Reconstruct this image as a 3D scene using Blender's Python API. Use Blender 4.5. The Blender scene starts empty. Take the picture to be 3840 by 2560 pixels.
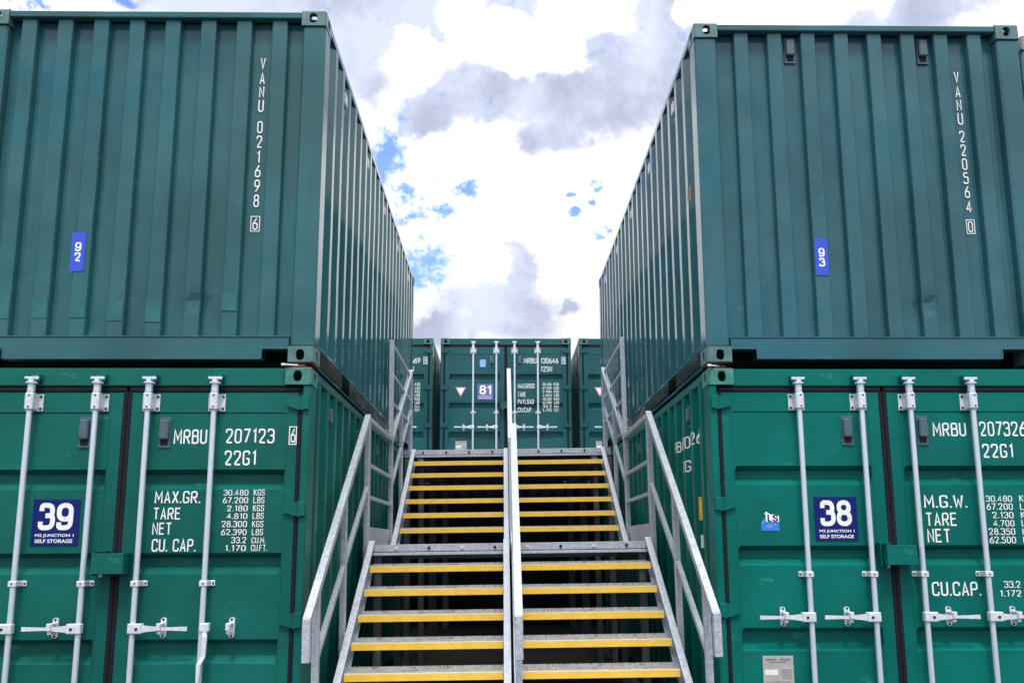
import bpy, bmesh, math, random
from math import sin, cos, pi, radians
from mathutils import Vector, Matrix, noise as mnoise

random.seed(7)
scene = bpy.context.scene
COL = scene.collection

# ------------------------------------------------------------------ camera
cam_d = bpy.data.cameras.new('camera')
cam = bpy.data.objects.new('camera', cam_d)
COL.objects.link(cam)
cam_d.sensor_width = 36.0
cam_d.lens = 36.0 * 3077.0 / 3840.0
cam_d.shift_y = 269.0 / 3840.0
cam_d.clip_start = 0.05
cam_d.clip_end = 2000.0
R_ = Vector((0.99991759, -0.01268495, -0.00197509))
U_ = Vector((-0.00004557, -0.15735582, 0.98754197))
W_ = Vector((0.01283771, 0.98746050, 0.15734343))
cam.matrix_world = Matrix(((R_.x, U_.x, -W_.x, 1.26), (R_.y, U_.y, -W_.y, -5.362),
                           (R_.z, U_.z, -W_.z, 1.424), (0, 0, 0, 1)))
scene.camera = cam

# ------------------------------------------------------------------ view
vs = scene.view_settings
vs.view_transform = 'Standard'
vs.look = 'None'
vs.exposure = 0.12
vs.gamma = 1.0
vs.use_curve_mapping = False
try:
    scene.cycles.max_bounces = 7
    scene.cycles.diffuse_bounces = 4
    scene.cycles.glossy_bounces = 4
except Exception:
    pass

# ------------------------------------------------------------------ node helper
class NT:
    def __init__(s, tree):
        s.t = tree
    def n(s, kind, **kw):
        nd = s.t.nodes.new(kind)
        for k, v in kw.items():
            setattr(nd, k, v)
        return nd
    def put(s, sock, v):
        if isinstance(v, bpy.types.NodeSocket):
            s.t.links.new(v, sock)
        elif v is not None:
            sock.default_value = v
    def math(s, op, a, b=None, clamp=False):
        nd = s.n('ShaderNodeMath', operation=op, use_clamp=clamp)
        s.put(nd.inputs[0], a)
        if b is not None:
            s.put(nd.inputs[1], b)
        return nd.outputs[0]
    def vmath(s, op, a, b=None):
        nd = s.n('ShaderNodeVectorMath', operation=op)
        s.put(nd.inputs[0], a)
        if b is not None:
            s.put(nd.inputs[1], b)
        return nd.outputs[1] if op in ('DOT_PRODUCT', 'LENGTH') else nd.outputs[0]
    def noise(s, vec, scale, detail=3.0, rough=0.5, out=0):
        nd = s.n('ShaderNodeTexNoise')
        s.put(nd.inputs['Vector'], vec)
        nd.inputs['Scale'].default_value = scale
        nd.inputs['Detail'].default_value = detail
        nd.inputs['Roughness'].default_value = rough
        return nd.outputs[out]
    def ramp(s, v, a, b, lo=0.0, hi=1.0, smooth=True):
        nd = s.n('ShaderNodeMapRange')
        if smooth:
            nd.interpolation_type = 'SMOOTHSTEP'
        s.put(nd.inputs[0], v)
        nd.inputs[1].default_value = a
        nd.inputs[2].default_value = b
        nd.inputs[3].default_value = lo
        nd.inputs[4].default_value = hi
        return nd.outputs[0]
    def mixc(s, f, a, b, blend='MIX'):
        nd = s.n('ShaderNodeMix', data_type='RGBA', blend_type=blend)
        s.put(nd.inputs[0], f)
        s.put(nd.inputs[6], a)
        s.put(nd.inputs[7], b)
        return nd.outputs[2]
    def scalev(s, vec, sc):
        nd = s.n('ShaderNodeMapping')
        s.put(nd.inputs[0], vec)
        nd.inputs[3].default_value = sc
        return nd.outputs[0]

# ------------------------------------------------------------------ sky
SUN_EL, SUN_ROT = radians(62.0), radians(180.0)
world = bpy.data.worlds.new('World')
scene.world = world
world.use_nodes = True
wt = world.node_tree
for nd in list(wt.nodes):
    wt.nodes.remove(nd)
S = NT(wt)
sky = S.n('ShaderNodeTexSky')
sky.sky_type = 'NISHITA'
sky.sun_disc = False
sky.sun_elevation = SUN_EL
sky.sun_rotation = SUN_ROT
sky.air_density = 1.0
sky.dust_density = 0.3
sky.ozone_density = 2.0
SKY_STRENGTH = 0.15

GRAY = [(-0.0654, 0.8131, 0.5782, 0.13, 0.042, 0), (-0.1676, 0.8262, 0.5408, 0.085, 0.06, 0), (-0.30, 0.77, 0.56, 0.10, 0.04, 0), (-0.0153, 0.8603, 0.5095, 0.1001, 0.03, 5), (0.0952, 0.8645, 0.4935, 0.1076, 0.0375, -5), (0.125, 0.8366, 0.5334, 0.0463, 0.0415, 0), (0.061, 0.8841, 0.4633, 0.0408, 0.0242, 0), (0.1631, 0.8111, 0.5618, 0.0356, 0.0403, 0), (0.1955, 0.8351, 0.5142, 0.0673, 0.0625, 0), (-0.0858, 0.8691, 0.4871, 0.0376, 0.0225, 0), (-0.0056, 0.9601, 0.2798, 0.0695, 0.0374, 0), (0.017, 0.9473, 0.32, 0.0186, 0.0292, 0), (-0.0697, 0.9642, 0.256, 0.0506, 0.0213, 0), (0.0771, 0.9557, 0.2841, 0.016, 0.0106, 0), (0.4302, 0.7332, 0.5266, 0.129, 0.0274, 0), (-0.2351, 0.7894, 0.5671, 0.0891, 0.0312, 0)]
WHITE = [(-0.0961, 0.8405, 0.5332, 0.0342, 0.0269, 0), (0.0071, 0.8337, 0.5521, 0.0809, 0.0221, -20), (0.0867, 0.8155, 0.5722, 0.0482, 0.0265, -20), (0.2618, 0.787, 0.5587, 0.0446, 0.0267, 0), (0.1965, 0.7973, 0.5707, 0.0163, 0.014, 0)]
BLUE = [(-0.1374, 0.8865, 0.4419, 0.0314, 0.0422, -45), (-0.1161, 0.9037, 0.4122, 0.0351, 0.0245, 20), (-0.1067, 0.9157, 0.3874, 0.0258, 0.0124, -10), (-0.0341, 0.9148, 0.4024, 0.0286, 0.0088, -5), (-0.0706, 0.9196, 0.3864, 0.0234, 0.0104, 0), (0.079, 0.9118, 0.4029, 0.007, 0.0047, 30), (0.0999, 0.9136, 0.3941, 0.007, 0.004, 0), (0.0821, 0.9211, 0.3807, 0.0078, 0.0073, 0), (0.1162, 0.9241, 0.3641, 0.0088, 0.0048, 0), (0.1281, 0.9199, 0.3707, 0.0058, 0.0055, 0), (-0.1003, 0.938, 0.3317, 0.0392, 0.022, 30), (-0.0928, 0.9455, 0.3123, 0.0296, 0.0114, 0), (-0.458, 0.7245, 0.5151, 0.026, 0.0111, 0), (-0.3804, 0.7521, 0.5382, 0.0201, 0.008, 0), (0.1057, 0.9044, 0.4133, 0.0087, 0.0081, 0)]

tc = S.n('ShaderNodeTexCoord')
d0 = S.vmath('NORMALIZE', tc.outputs['Generated'])
wob1 = S.vmath('SUBTRACT', S.noise(d0, 7.0, 5.0, 0.6, 1), (0.5, 0.5, 0.5))
wob2 = S.vmath('SUBTRACT', S.noise(d0, 22.0, 5.0, 0.65, 1), (0.5, 0.5, 0.5))
def amp(v, k):
    nd = S.n('ShaderNodeVectorMath', operation='SCALE')
    S.put(nd.inputs[0], v)
    nd.inputs['Scale'].default_value = k
    return nd.outputs[0]
dg = S.vmath('ADD', S.vmath('ADD', d0, amp(wob1, 0.07)), amp(wob2, 0.05))
db = S.vmath('ADD', S.vmath('ADD', d0, amp(wob1, 0.05)), amp(wob2, 0.06))

def blob(vec, b, inner=0.35, outer=1.45):
    c = Vector(b[:3]).normalized()
    e1 = c.cross(Vector((0, 0, 1))).normalized()
    e2 = e1.cross(c).normalized()
    a = radians(b[5])
    f1 = (e1 * cos(a) + e2 * sin(a)) / b[3]
    f2 = (-e1 * sin(a) + e2 * cos(a)) / b[4]
    cb = S.n('ShaderNodeCombineXYZ')
    S.put(cb.inputs[0], S.vmath('DOT_PRODUCT', vec, tuple(f1)))
    S.put(cb.inputs[1], S.vmath('DOT_PRODUCT', vec, tuple(f2)))
    S.put(cb.inputs[2], S.math('MULTIPLY', S.math('SUBTRACT', 0.4, S.vmath('DOT_PRODUCT', vec, tuple(c)), True), 40.0))
    return S.ramp(S.vmath('LENGTH', cb.outputs[0]), inner, outer, 1.0, 0.0)
def blobs(vec, L, **kw):
    m = None
    for b in L:
        v = blob(vec, b, **kw)
        m = v if m is None else S.math('MAXIMUM', m, v)
    return m
g_in = S.math('SUBTRACT', blobs(dg, GRAY, inner=0.5, outer=1.6), blobs(dg, WHITE, inner=0.5, outer=1.4), True)
b_in = blobs(db, BLUE, inner=0.0, outer=1.9)
# the same broken cloud cover carried on round the rest of the sky
flat = S.scalev(d0, (1.0, 1.0, 1.7))
n_g = S.noise(flat, 2.6, 7.0, 0.62)
n_b = S.noise(S.vmath('ADD', flat, (3.1, 1.7, 0.4)), 3.1, 7.0, 0.62)
view_c = S.ramp(S.vmath('DOT_PRODUCT', d0, (0.0, 0.894, 0.447)), 0.80, 0.92)
g_out = S.ramp(n_g, 0.50, 0.64)
b_out = S.ramp(n_b, 0.56, 0.66)
g_all = S.math('ADD', S.math('MULTIPLY', g_in, view_c),
               S.math('MULTIPLY', g_out, S.math('SUBTRACT', 1.0, view_c)))
fine = S.ramp(S.noise(d0, 20.0, 8.0, 0.66), 0.30, 0.70, 0.0, 1.0, False)
b_all = S.math('ADD', S.math('MULTIPLY', b_in, view_c),
               S.math('MULTIPLY', b_out, S.math('SUBTRACT', 1.0, view_c)))
fineb = S.ramp(S.noise(d0, 34.0, 8.0, 0.7), 0.30, 0.70, 0.0, 1.0, False)
b_mask = S.ramp(S.math('ADD', b_all, S.math('MULTIPLY', S.math('SUBTRACT', fineb, 0.5), 1.35)), 0.18, 1.10, 0.0, 0.90)
g_mask = S.ramp(S.math('ADD', g_all, S.math('MULTIPLY', S.math('SUBTRACT', fine, 0.5), 0.50)), -0.04, 0.98)
mid = S.noise(d0, 8.0, 7.0, 0.62)
gray_c = S.mixc(S.ramp(mid, 0.36, 0.64), (0.47, 0.515, 0.68, 1), (0.74, 0.80, 0.98, 1))
white_c = S.mixc(S.ramp(mid, 0.4, 0.65), (1.60, 1.61, 1.65, 1), (2.0, 2.0, 2.02, 1))
sep = S.n('ShaderNodeSeparateXYZ')
wt.links.new(d0, sep.inputs[0])
law = S.math('ADD', 0.30, S.math('MULTIPLY', S.math('MAXIMUM', sep.outputs[2], 0.0), 1.25))   # overcast law: zenith about three times the horizon
white_l = amp(white_c, 1.0)
wt.links.new(law, white_l.node.inputs['Scale'])
cloud_c = S.mixc(g_mask, white_l, gray_c)
sky_c = S.n('ShaderNodeVectorMath', operation='SCALE')
wt.links.new(S.mixc(1.0, sky.outputs[0], (0.80, 1.22, 1.95, 1), 'MULTIPLY'), sky_c.inputs[0])
sky_c.inputs['Scale'].default_value = 1.0
cl_s = S.n('ShaderNodeVectorMath', operation='SCALE')
wt.links.new(cloud_c, cl_s.inputs[0])
cl_s.inputs['Scale'].default_value = 1.0 / SKY_STRENGTH
# below the horizon the cover simply ends in the same pale tone
fin = S.mixc(b_mask, cl_s.outputs[0], sky_c.outputs[0])
bg = S.n('ShaderNodeBackground')
wt.links.new(fin, bg.inputs[0])
bg.inputs[1].default_value = SKY_STRENGTH
wo = S.n('ShaderNodeOutputWorld')
wt.links.new(bg.outputs[0], wo.inputs[0])
try:
    world.cycles.sampling_method = 'MANUAL'
    world.cycles.sample_map_resolution = 512
except Exception:
    pass

# ------------------------------------------------------------------ sun (soft, behind thin cloud)
sun_d = bpy.data.lights.new('sun', 'SUN')
sun_d.energy = 2.3
sun_d.angle = radians(11)
sun_d.color = (1.0, 0.96, 0.90)
sun = bpy.data.objects.new('sun', sun_d)
COL.objects.link(sun)
sdir = Vector((sin(SUN_ROT) * cos(SUN_EL), cos(SUN_ROT) * cos(SUN_EL), sin(SUN_EL)))
sun.rotation_euler = sdir.to_track_quat('Z', 'Y').to_euler()
sun.location = (0, 0, 30)

# ------------------------------------------------------------------ materials
def new_mat(name):
    m = bpy.data.materials.new(name)
    m.use_nodes = True
    t = m.node_tree
    b = t.nodes['Principled BSDF']
    return m, NT(t), b
def obj_co(N):
    return N.n('ShaderNodeTexCoord').outputs['Object']

def paint(name, col, rough=0.34, var=0.16, dirt=0.25, scuff=None, rust=0.0, spec=0.22, coat=0.0):
    m, N, b = new_mat(name)
    co = obj_co(N)
    big = N.noise(co, 1.1, 4.0, 0.6)
    c = Vector(col)
    lo = tuple(c * (1 - var)) + (1,)
    hi = tuple(c * (1 + var)) + (1,)
    base = N.mixc(N.ramp(big, 0.35, 0.65), lo, hi)
    streak = N.noise(N.scalev(co, (7.0, 7.0, 0.55)), 2.2, 5.0, 0.62)
    grime = tuple(c * 0.55 + Vector((0.008, 0.009, 0.008))) + (1,)
    base = N.mixc(N.math('MULTIPLY', N.ramp(streak, 0.50, 0.74), dirt), base, grime)
    if scuff:
        sc = N.noise(N.scalev(co, (1.0, 1.0, 2.6)), 4.3, 6.0, 0.66)
        base = N.mixc(N.math('MULTIPLY', N.ramp(sc, 0.62, 0.74), 0.45), base, tuple(scuff) + (1,))
        scr = N.noise(N.scalev(co, (2.2, 2.2, 60.0)), 1.6, 2.0, 0.5)
        base = N.mixc(N.math('MULTIPLY', N.ramp(scr, 0.74, 0.79), 0.30), base, tuple(scuff) + (1,))
    if rust > 0:
        rn = N.noise(co, 30.0, 5.0, 0.7)
        base = N.mixc(N.math('MULTIPLY', N.ramp(rn, 0.70, 0.76), rust), base, (0.10, 0.035, 0.014, 1))
    N.put(b.inputs['Base Color'], base)
    N.put(b.inputs['Roughness'], N.ramp(N.noise(co, 5.0, 5.0, 0.6), 0.3, 0.7, max(0.04, rough - 0.16), rough - 0.03))
    b.inputs['Specular IOR Level'].default_value = spec
    b.inputs['Coat Weight'].default_value = coat
    b.inputs['Coat Roughness'].default_value = 0.16
    bump = N.n('ShaderNodeBump')
    bump.inputs['Strength'].default_value = 0.07
    bump.inputs['Distance'].default_value = 0.03
    N.put(b.inputs['Coat Normal'], bump.outputs[0])
    hgt = N.math('ADD', N.noise(co, 2.6, 2.0, 0.5), N.math('MULTIPLY', N.noise(co, 70.0, 2.0, 0.5), 0.02))
    N.put(bump.inputs['Height'], hgt)
    N.put(b.inputs['Normal'], bump.outputs[0])
    return m

def casting_paint(name, col):
    m, N, b = new_mat(name)
    co = obj_co(N)
    c = Vector(col)
    n1 = N.noise(co, 9.0, 5.0, 0.65)
    base = N.mixc(N.ramp(n1, 0.35, 0.66), tuple(c * 0.9) + (1,), tuple(c * 1.15 + Vector((0.03, 0.03, 0.03))) + (1,))
    sx = N.n('ShaderNodeSeparateXYZ')
    N.put(sx.inputs[0], co)
    edge = N.ramp(N.math('ADD', sx.outputs[2], N.math('MULTIPLY', N.noise(co, 25.0, 5.0, 0.7), 0.05)), 0.025, 0.042, 1.0, 0.0)
    base = N.mixc(edge, base, (0.11, 0.045, 0.022, 1))
    N.put(b.inputs['Base Color'], base)
    b.inputs['Roughness'].default_value = 0.5
    bump = N.n('ShaderNodeBump')
    bump.inputs['Strength'].default_value = 0.25
    bump.inputs['Distance'].default_value = 0.004
    N.put(bump.inputs['Height'], N.noise(co, 60.0, 4.0, 0.6))
    N.put(b.inputs['Normal'], bump.outputs[0])
    return m

def galv(name, col, metallic=0.35, rough=0.42, k=0.7):
    m, N, b = new_mat(name)
    co = obj_co(N)
    vo = N.n('ShaderNodeTexVoronoi')
    N.put(vo.inputs['Vector'], co)
    vo.inputs['Scale'].default_value = 75.0
    sp = N.n('ShaderNodeSeparateColor')
    N.put(sp.inputs[0], vo.outputs['Color'])
    f = N.math('ADD', N.math('MULTIPLY', sp.outputs[0], 0.6), N.math('MULTIPLY', N.noise(co, 3.0, 5.0, 0.65), 0.5))
    f = N.math('MULTIPLY', f, 0.95)
    c = Vector(col)
    base = N.mixc(N.ramp(f, 0.2, 0.8), tuple(c * (1 - 0.2 * k)) + (1,), tuple(c * (1 + 0.14 * k)) + (1,))
    st = N.noise(co, 11.0, 6.0, 0.7)
    base = N.mixc(N.math('MULTIPLY', N.ramp(st, 0.60, 0.76), 0.45 * k), base, tuple(c * 0.5) + (1,))
    N.put(b.inputs['Base Color'], base)
    b.inputs['Metallic'].default_value = metallic
    N.put(b.inputs['Roughness'], N.ramp(f, 0.2, 0.8, rough - 0.1 * k, rough + 0.14 * k))
    return m

def plain(name, col, rough=0.5, var=0.08, scale=12.0, metallic=0.0, spec=0.5):
    m, N, b = new_mat(name)
    co = obj_co(N)
    c = Vector(col)
    n1 = N.noise(co, scale, 5.0, 0.6)
    N.put(b.inputs['Base Color'], N.mixc(N.ramp(n1, 0.3, 0.7), tuple(c * (1 - var)) + (1,), tuple(c * (1 + var)) + (1,)))
    b.inputs['Roughness'].default_value = rough
    b.inputs['Metallic'].default_value = metallic
    b.inputs['Specular IOR Level'].default_value = spec
    return m

def yellow_mat(name):
    m, N, b = new_mat(name)
    co = obj_co(N)
    n1 = N.noise(co, 5.0, 6.0, 0.7)
    base = N.mixc(N.ramp(n1, 0.32, 0.62), (0.80, 0.47, 0.035, 1), (0.86, 0.55, 0.07, 1))
    n2 = N.noise(N.scalev(co, (1.0, 4.0, 4.0)), 13.0, 6.0, 0.7)
    base = N.mixc(N.math('MULTIPLY', N.ramp(n2, 0.50, 0.70), 0.55), base, (0.50, 0.36, 0.15, 1))
    sx = N.n('ShaderNodeSeparateXYZ')
    N.put(sx.inputs[0], co)
    edge = N.ramp(N.math('ADD', sx.outputs[2], N.math('MULTIPLY', N.noise(co, 18.0, 5.0, 0.7), 0.016)), -0.004, 0.008)
    base = N.mixc(N.math('MULTIPLY', edge, 0.75), base, (0.62, 0.56, 0.42, 1))
    N.put(b.inputs['Base Color'], base)
    b.inputs['Roughness'].default_value = 0.62
    bump = N.n('ShaderNodeBump')
    bump.inputs['Strength'].default_value = 0.4
    bump.inputs['Distance'].default_value = 0.002
    N.put(bump.inputs['Height'], N.noise(co, 260.0, 2.0, 0.6))
    N.put(b.inputs['Normal'], bump.outputs[0])
    return m

M = {}
M['green_l'] = paint('green_paint_left', (0.007, 0.110, 0.094), 0.46, dirt=0.10, rust=0.3, spec=0.12, scuff=(0.05, 0.28, 0.25))
M['green_r'] = paint('green_paint_right', (0.002, 0.130, 0.110), 0.46, dirt=0.10, rust=0.3, spec=0.12, scuff=(0.04, 0.32, 0.27))
M['teal_l'] = paint('teal_paint_left', (0.028, 0.114, 0.130), 0.20, spec=0.25, scuff=(0.07, 0.22, 0.22), dirt=0.3)
M['teal_r'] = paint('teal_paint_right', (0.032, 0.116, 0.142), 0.20, spec=0.25, scuff=(0.07, 0.20, 0.22), dirt=0.3)
M['navy_d'] = paint('deck_shade_paint', (0.004, 0.006, 0.010), 0.5)  # near-black base colour stands in for the shade below the deck
M['navy_d_cast'] = casting_paint('deck_shade_casting', (0.005, 0.007, 0.012))  # castings blackened likewise, deck shade put into the colour
M['teal_b'] = paint('teal_paint_back', (0.016, 0.086, 0.094), 0.32)
M['fade'] = paint('faded_paint', (0.11, 0.24, 0.29), 0.42, var=0.3, rust=0.5)
for k, c in (('green_l', (0.020, 0.165, 0.135)), ('green_r', (0.012, 0.19, 0.14)), ('teal_l', (0.05, 0.145, 0.15)),
             ('teal_r', (0.05, 0.14, 0.155)), ('teal_b', (0.03, 0.12, 0.115)), ('fade', (0.2, 0.25, 0.25))):
    M[k + '_cast'] = casting_paint(k + '_casting', c)
M['rubber'] = plain('gasket_rubber', (0.009, 0.009, 0.014), 0.65, 0.25, 12.0, 0.0, 0.2)
M['zinc'] = galv('zinc_plate', (0.62, 0.70, 0.79), 0.40, 0.33, 0.10)
M['zinc_hi'] = galv('zinc_fittings', (0.66, 0.70, 0.75), 0.25, 0.42, 0.5)
M['galv'] = galv('galvanised_steel', (0.43, 0.47, 0.53), 0.2, 0.45, 0.9)
def tread_mat():
    m, N, b = new_mat('tread_steel')
    co = obj_co(N)
    vo = N.n('ShaderNodeTexVoronoi')
    N.put(vo.inputs['Vector'], co)
    vo.inputs['Scale'].default_value = 42.0
    vo.inputs['Randomness'].default_value = 0.7
    n1 = N.noise(co, 4.0, 6.0, 0.7)
    base = N.mixc(N.ramp(n1, 0.35, 0.65), (0.36, 0.36, 0.35, 1), (0.46, 0.46, 0.45, 1))
    base = N.mixc(N.math('MULTIPLY', N.ramp(N.noise(co, 9.0, 6.0, 0.7), 0.5, 0.7), 0.6), base, (0.20, 0.17, 0.12, 1))
    base = N.mixc(N.ramp(vo.outputs['Distance'], 0.22, 0.36, 0.6, 0.0), base, (0.05, 0.05, 0.045, 1))
    N.put(b.inputs['Base Color'], base)
    b.inputs['Roughness'].default_value = 0.6
    b.inputs['Metallic'].default_value = 0.15
    return m
M['tread'] = tread_mat()
M['galv_dull'] = galv('galvanised_steel_dull', (0.40, 0.43, 0.46), 0.3, 0.5)
M['galv_shade'] = galv('galvanised_steel_shaded', (0.16, 0.17, 0.19), 0.2, 0.6)  # darker copy of the galvanised steel, shade on the legs painted in
M['yellow'] = yellow_mat('yellow_nosing')
M['white'] = plain('white_lettering', (0.80, 0.82, 0.82), 0.5, 0.05)
M['navy'] = plain('navy_vinyl', (0.004, 0.012, 0.135), 0.5, 0.06, 12.0, 0.0, 0.2)
M['blue'] = plain('blue_vinyl', (0.045, 0.095, 0.60), 0.5, 0.06, 12.0, 0.0, 0.2)
M['lilac'] = plain('faded_blue_vinyl', (0.13, 0.12, 0.36), 0.5, 0.06)
M['sky_blue'] = plain('light_blue_vinyl', (0.02, 0.20, 0.68), 0.35, 0.08)
M['pale_blue'] = plain('pale_blue_vinyl', (0.22, 0.42, 0.80), 0.35, 0.08)
M['pink'] = plain('pink_border', (0.72, 0.30, 0.36), 0.4, 0.06)
M['vent'] = plain('vent_plastic', (0.055, 0.105, 0.135), 0.45, 0.15)
M['vent_lt'] = plain('vent_plastic_pale', (0.50, 0.52, 0.55), 0.45, 0.1)
M['black'] = plain('dark_opening', (0.006, 0.006, 0.007), 0.8, 0.2)
M['plate'] = plain('data_plate', (0.44, 0.43, 0.41), 0.4, 0.10, 25.0, 0.2)
M['plate_dk'] = plain('data_plate_print', (0.19, 0.20, 0.22), 0.5, 0.15)
M['paper'] = plain('plate_label', (0.74, 0.80, 0.84), 0.5, 0.06)
M['caution'] = plain('caution_yellow', (0.80, 0.46, 0.02), 0.4, 0.1)
M['orange'] = plain('orange_vinyl', (0.62, 0.24, 0.05), 0.4, 0.1)
M['patch'] = plain('repaint_green', (0.022, 0.136, 0.146), 0.4, 0.16, 7.0, 0.0, 0.3)
M['rusty'] = plain('rusty_steel', (0.10, 0.05, 0.03), 0.8, 0.5, 40.0)
M['wood'] = plain('underfloor_steel', (0.02, 0.022, 0.022), 0.8, 0.2)
def ground_mat():
    m, N, b = new_mat('asphalt')
    co = obj_co(N)
    n1 = N.noise(co, 0.4, 6.0, 0.6)
    n2 = N.noise(co, 90.0, 3.0, 0.6)
    c = N.mixc(N.ramp(n1, 0.3, 0.7), (0.045, 0.045, 0.045, 1), (0.075, 0.073, 0.07, 1))
    c = N.mixc(N.ramp(n2, 0.45, 0.7), c, (0.11, 0.105, 0.10, 1))
    N.put(b.inputs['Base Color'], c)
    b.inputs['Roughness'].default_value = 0.9
    bump = N.n('ShaderNodeBump')
    bump.inputs['Strength'].default_value = 0.5
    bump.inputs['Distance'].default_value = 0.01
    N.put(bump.inputs['Height'], n2)
    N.put(b.inputs['Normal'], bump.outputs[0])
    return m
M['ground'] = ground_mat()

# ------------------------------------------------------------------ lettering (built-in font turned into meshes)
TXT = {}
def gather_text(words):
    tmp = []
    for key in words:
        s, bold = key
        cu = bpy.data.curves.new('t', 'FONT')
        cu.body = s
        cu.offset = bold
        cu.resolution_u = 3
        o = bpy.data.objects.new('t', cu)
        COL.objects.link(o)
        tmp.append((key, o, cu))
    dgr = bpy.context.evaluated_depsgraph_get()
    for key, o, cu in tmp:
        me = bpy.data.meshes.new_from_object(o.evaluated_get(dgr))
        vs_ = [v.co.copy() for v in me.vertices]
        x0 = min(v.x for v in vs_); x1 = max(v.x for v in vs_)
        y0 = min(v.y for v in vs_); y1 = max(v.y for v in vs_)
        w = max(x1 - x0, 1e-6); h = max(y1 - y0, 1e-6)
        TXT[key] = ([((v.x - x0) / w, (v.y - y0) / h, 0) for v in vs_],
                    [tuple(p.vertices) for p in me.polygons], w / h)
        bpy.data.meshes.remove(me)
    for key, o, cu in tmp:
        bpy.data.objects.remove(o)
        bpy.data.curves.remove(cu)
B0, B1, B2 = 'block', 0.022, 'bold'
WD = 0.46
def rounded(pts, r, closed):
    out = []
    n = len(pts)
    for i, p in enumerate(pts):
        if not closed and i in (0, n - 1):
            out.append(Vector(p)); continue
        P0, P1, P2 = Vector(pts[i - 1]), Vector(p), Vector(pts[(i + 1) % n])
        a, b = P0 - P1, P2 - P1
        rr = min(r, a.length * 0.5, b.length * 0.5)
        ang = a.angle(b)
        if ang > 2.6 or rr < 0.02:
            out.append(P1); continue
        q0, q1 = P1 + a.normalized() * rr, P1 + b.normalized() * rr
        k = 5
        for j in range(k + 1):
            t = j / k
            out.append(q0 * (1 - t) ** 2 + P1 * 2 * t * (1 - t) + q1 * t * t)
    return out
def strip(pts, t, closed):
    n = len(pts)
    v = []
    for i, p in enumerate(pts):
        if closed:
            a, b = pts[i - 1], pts[(i + 1) % n]
        else:
            a, b = pts[max(i - 1, 0)], pts[min(i + 1, n - 1)]
        d1 = (p - a).normalized() if (p - a).length > 1e-6 else (b - p).normalized()
        d2 = (b - p).normalized() if (b - p).length > 1e-6 else d1
        m = (d1 + d2)
        m = m.normalized() if m.length > 1e-4 else d1
        nn = Vector((-m.y, m.x))
        c = max(0.45, nn.dot(Vector((-d1.y, d1.x))))
        v += [p + nn * (t / 2 / c), p - nn * (t / 2 / c)]
    F = [(2 * i, 2 * i + 1, 2 * ((i + 1) % n) + 1, 2 * ((i + 1) % n)) for i in range(n if closed else n - 1)]
    return v, F
def L_(*p, r=0.16, c=False):
    return (p, r, c)
w_ = WD
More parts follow.
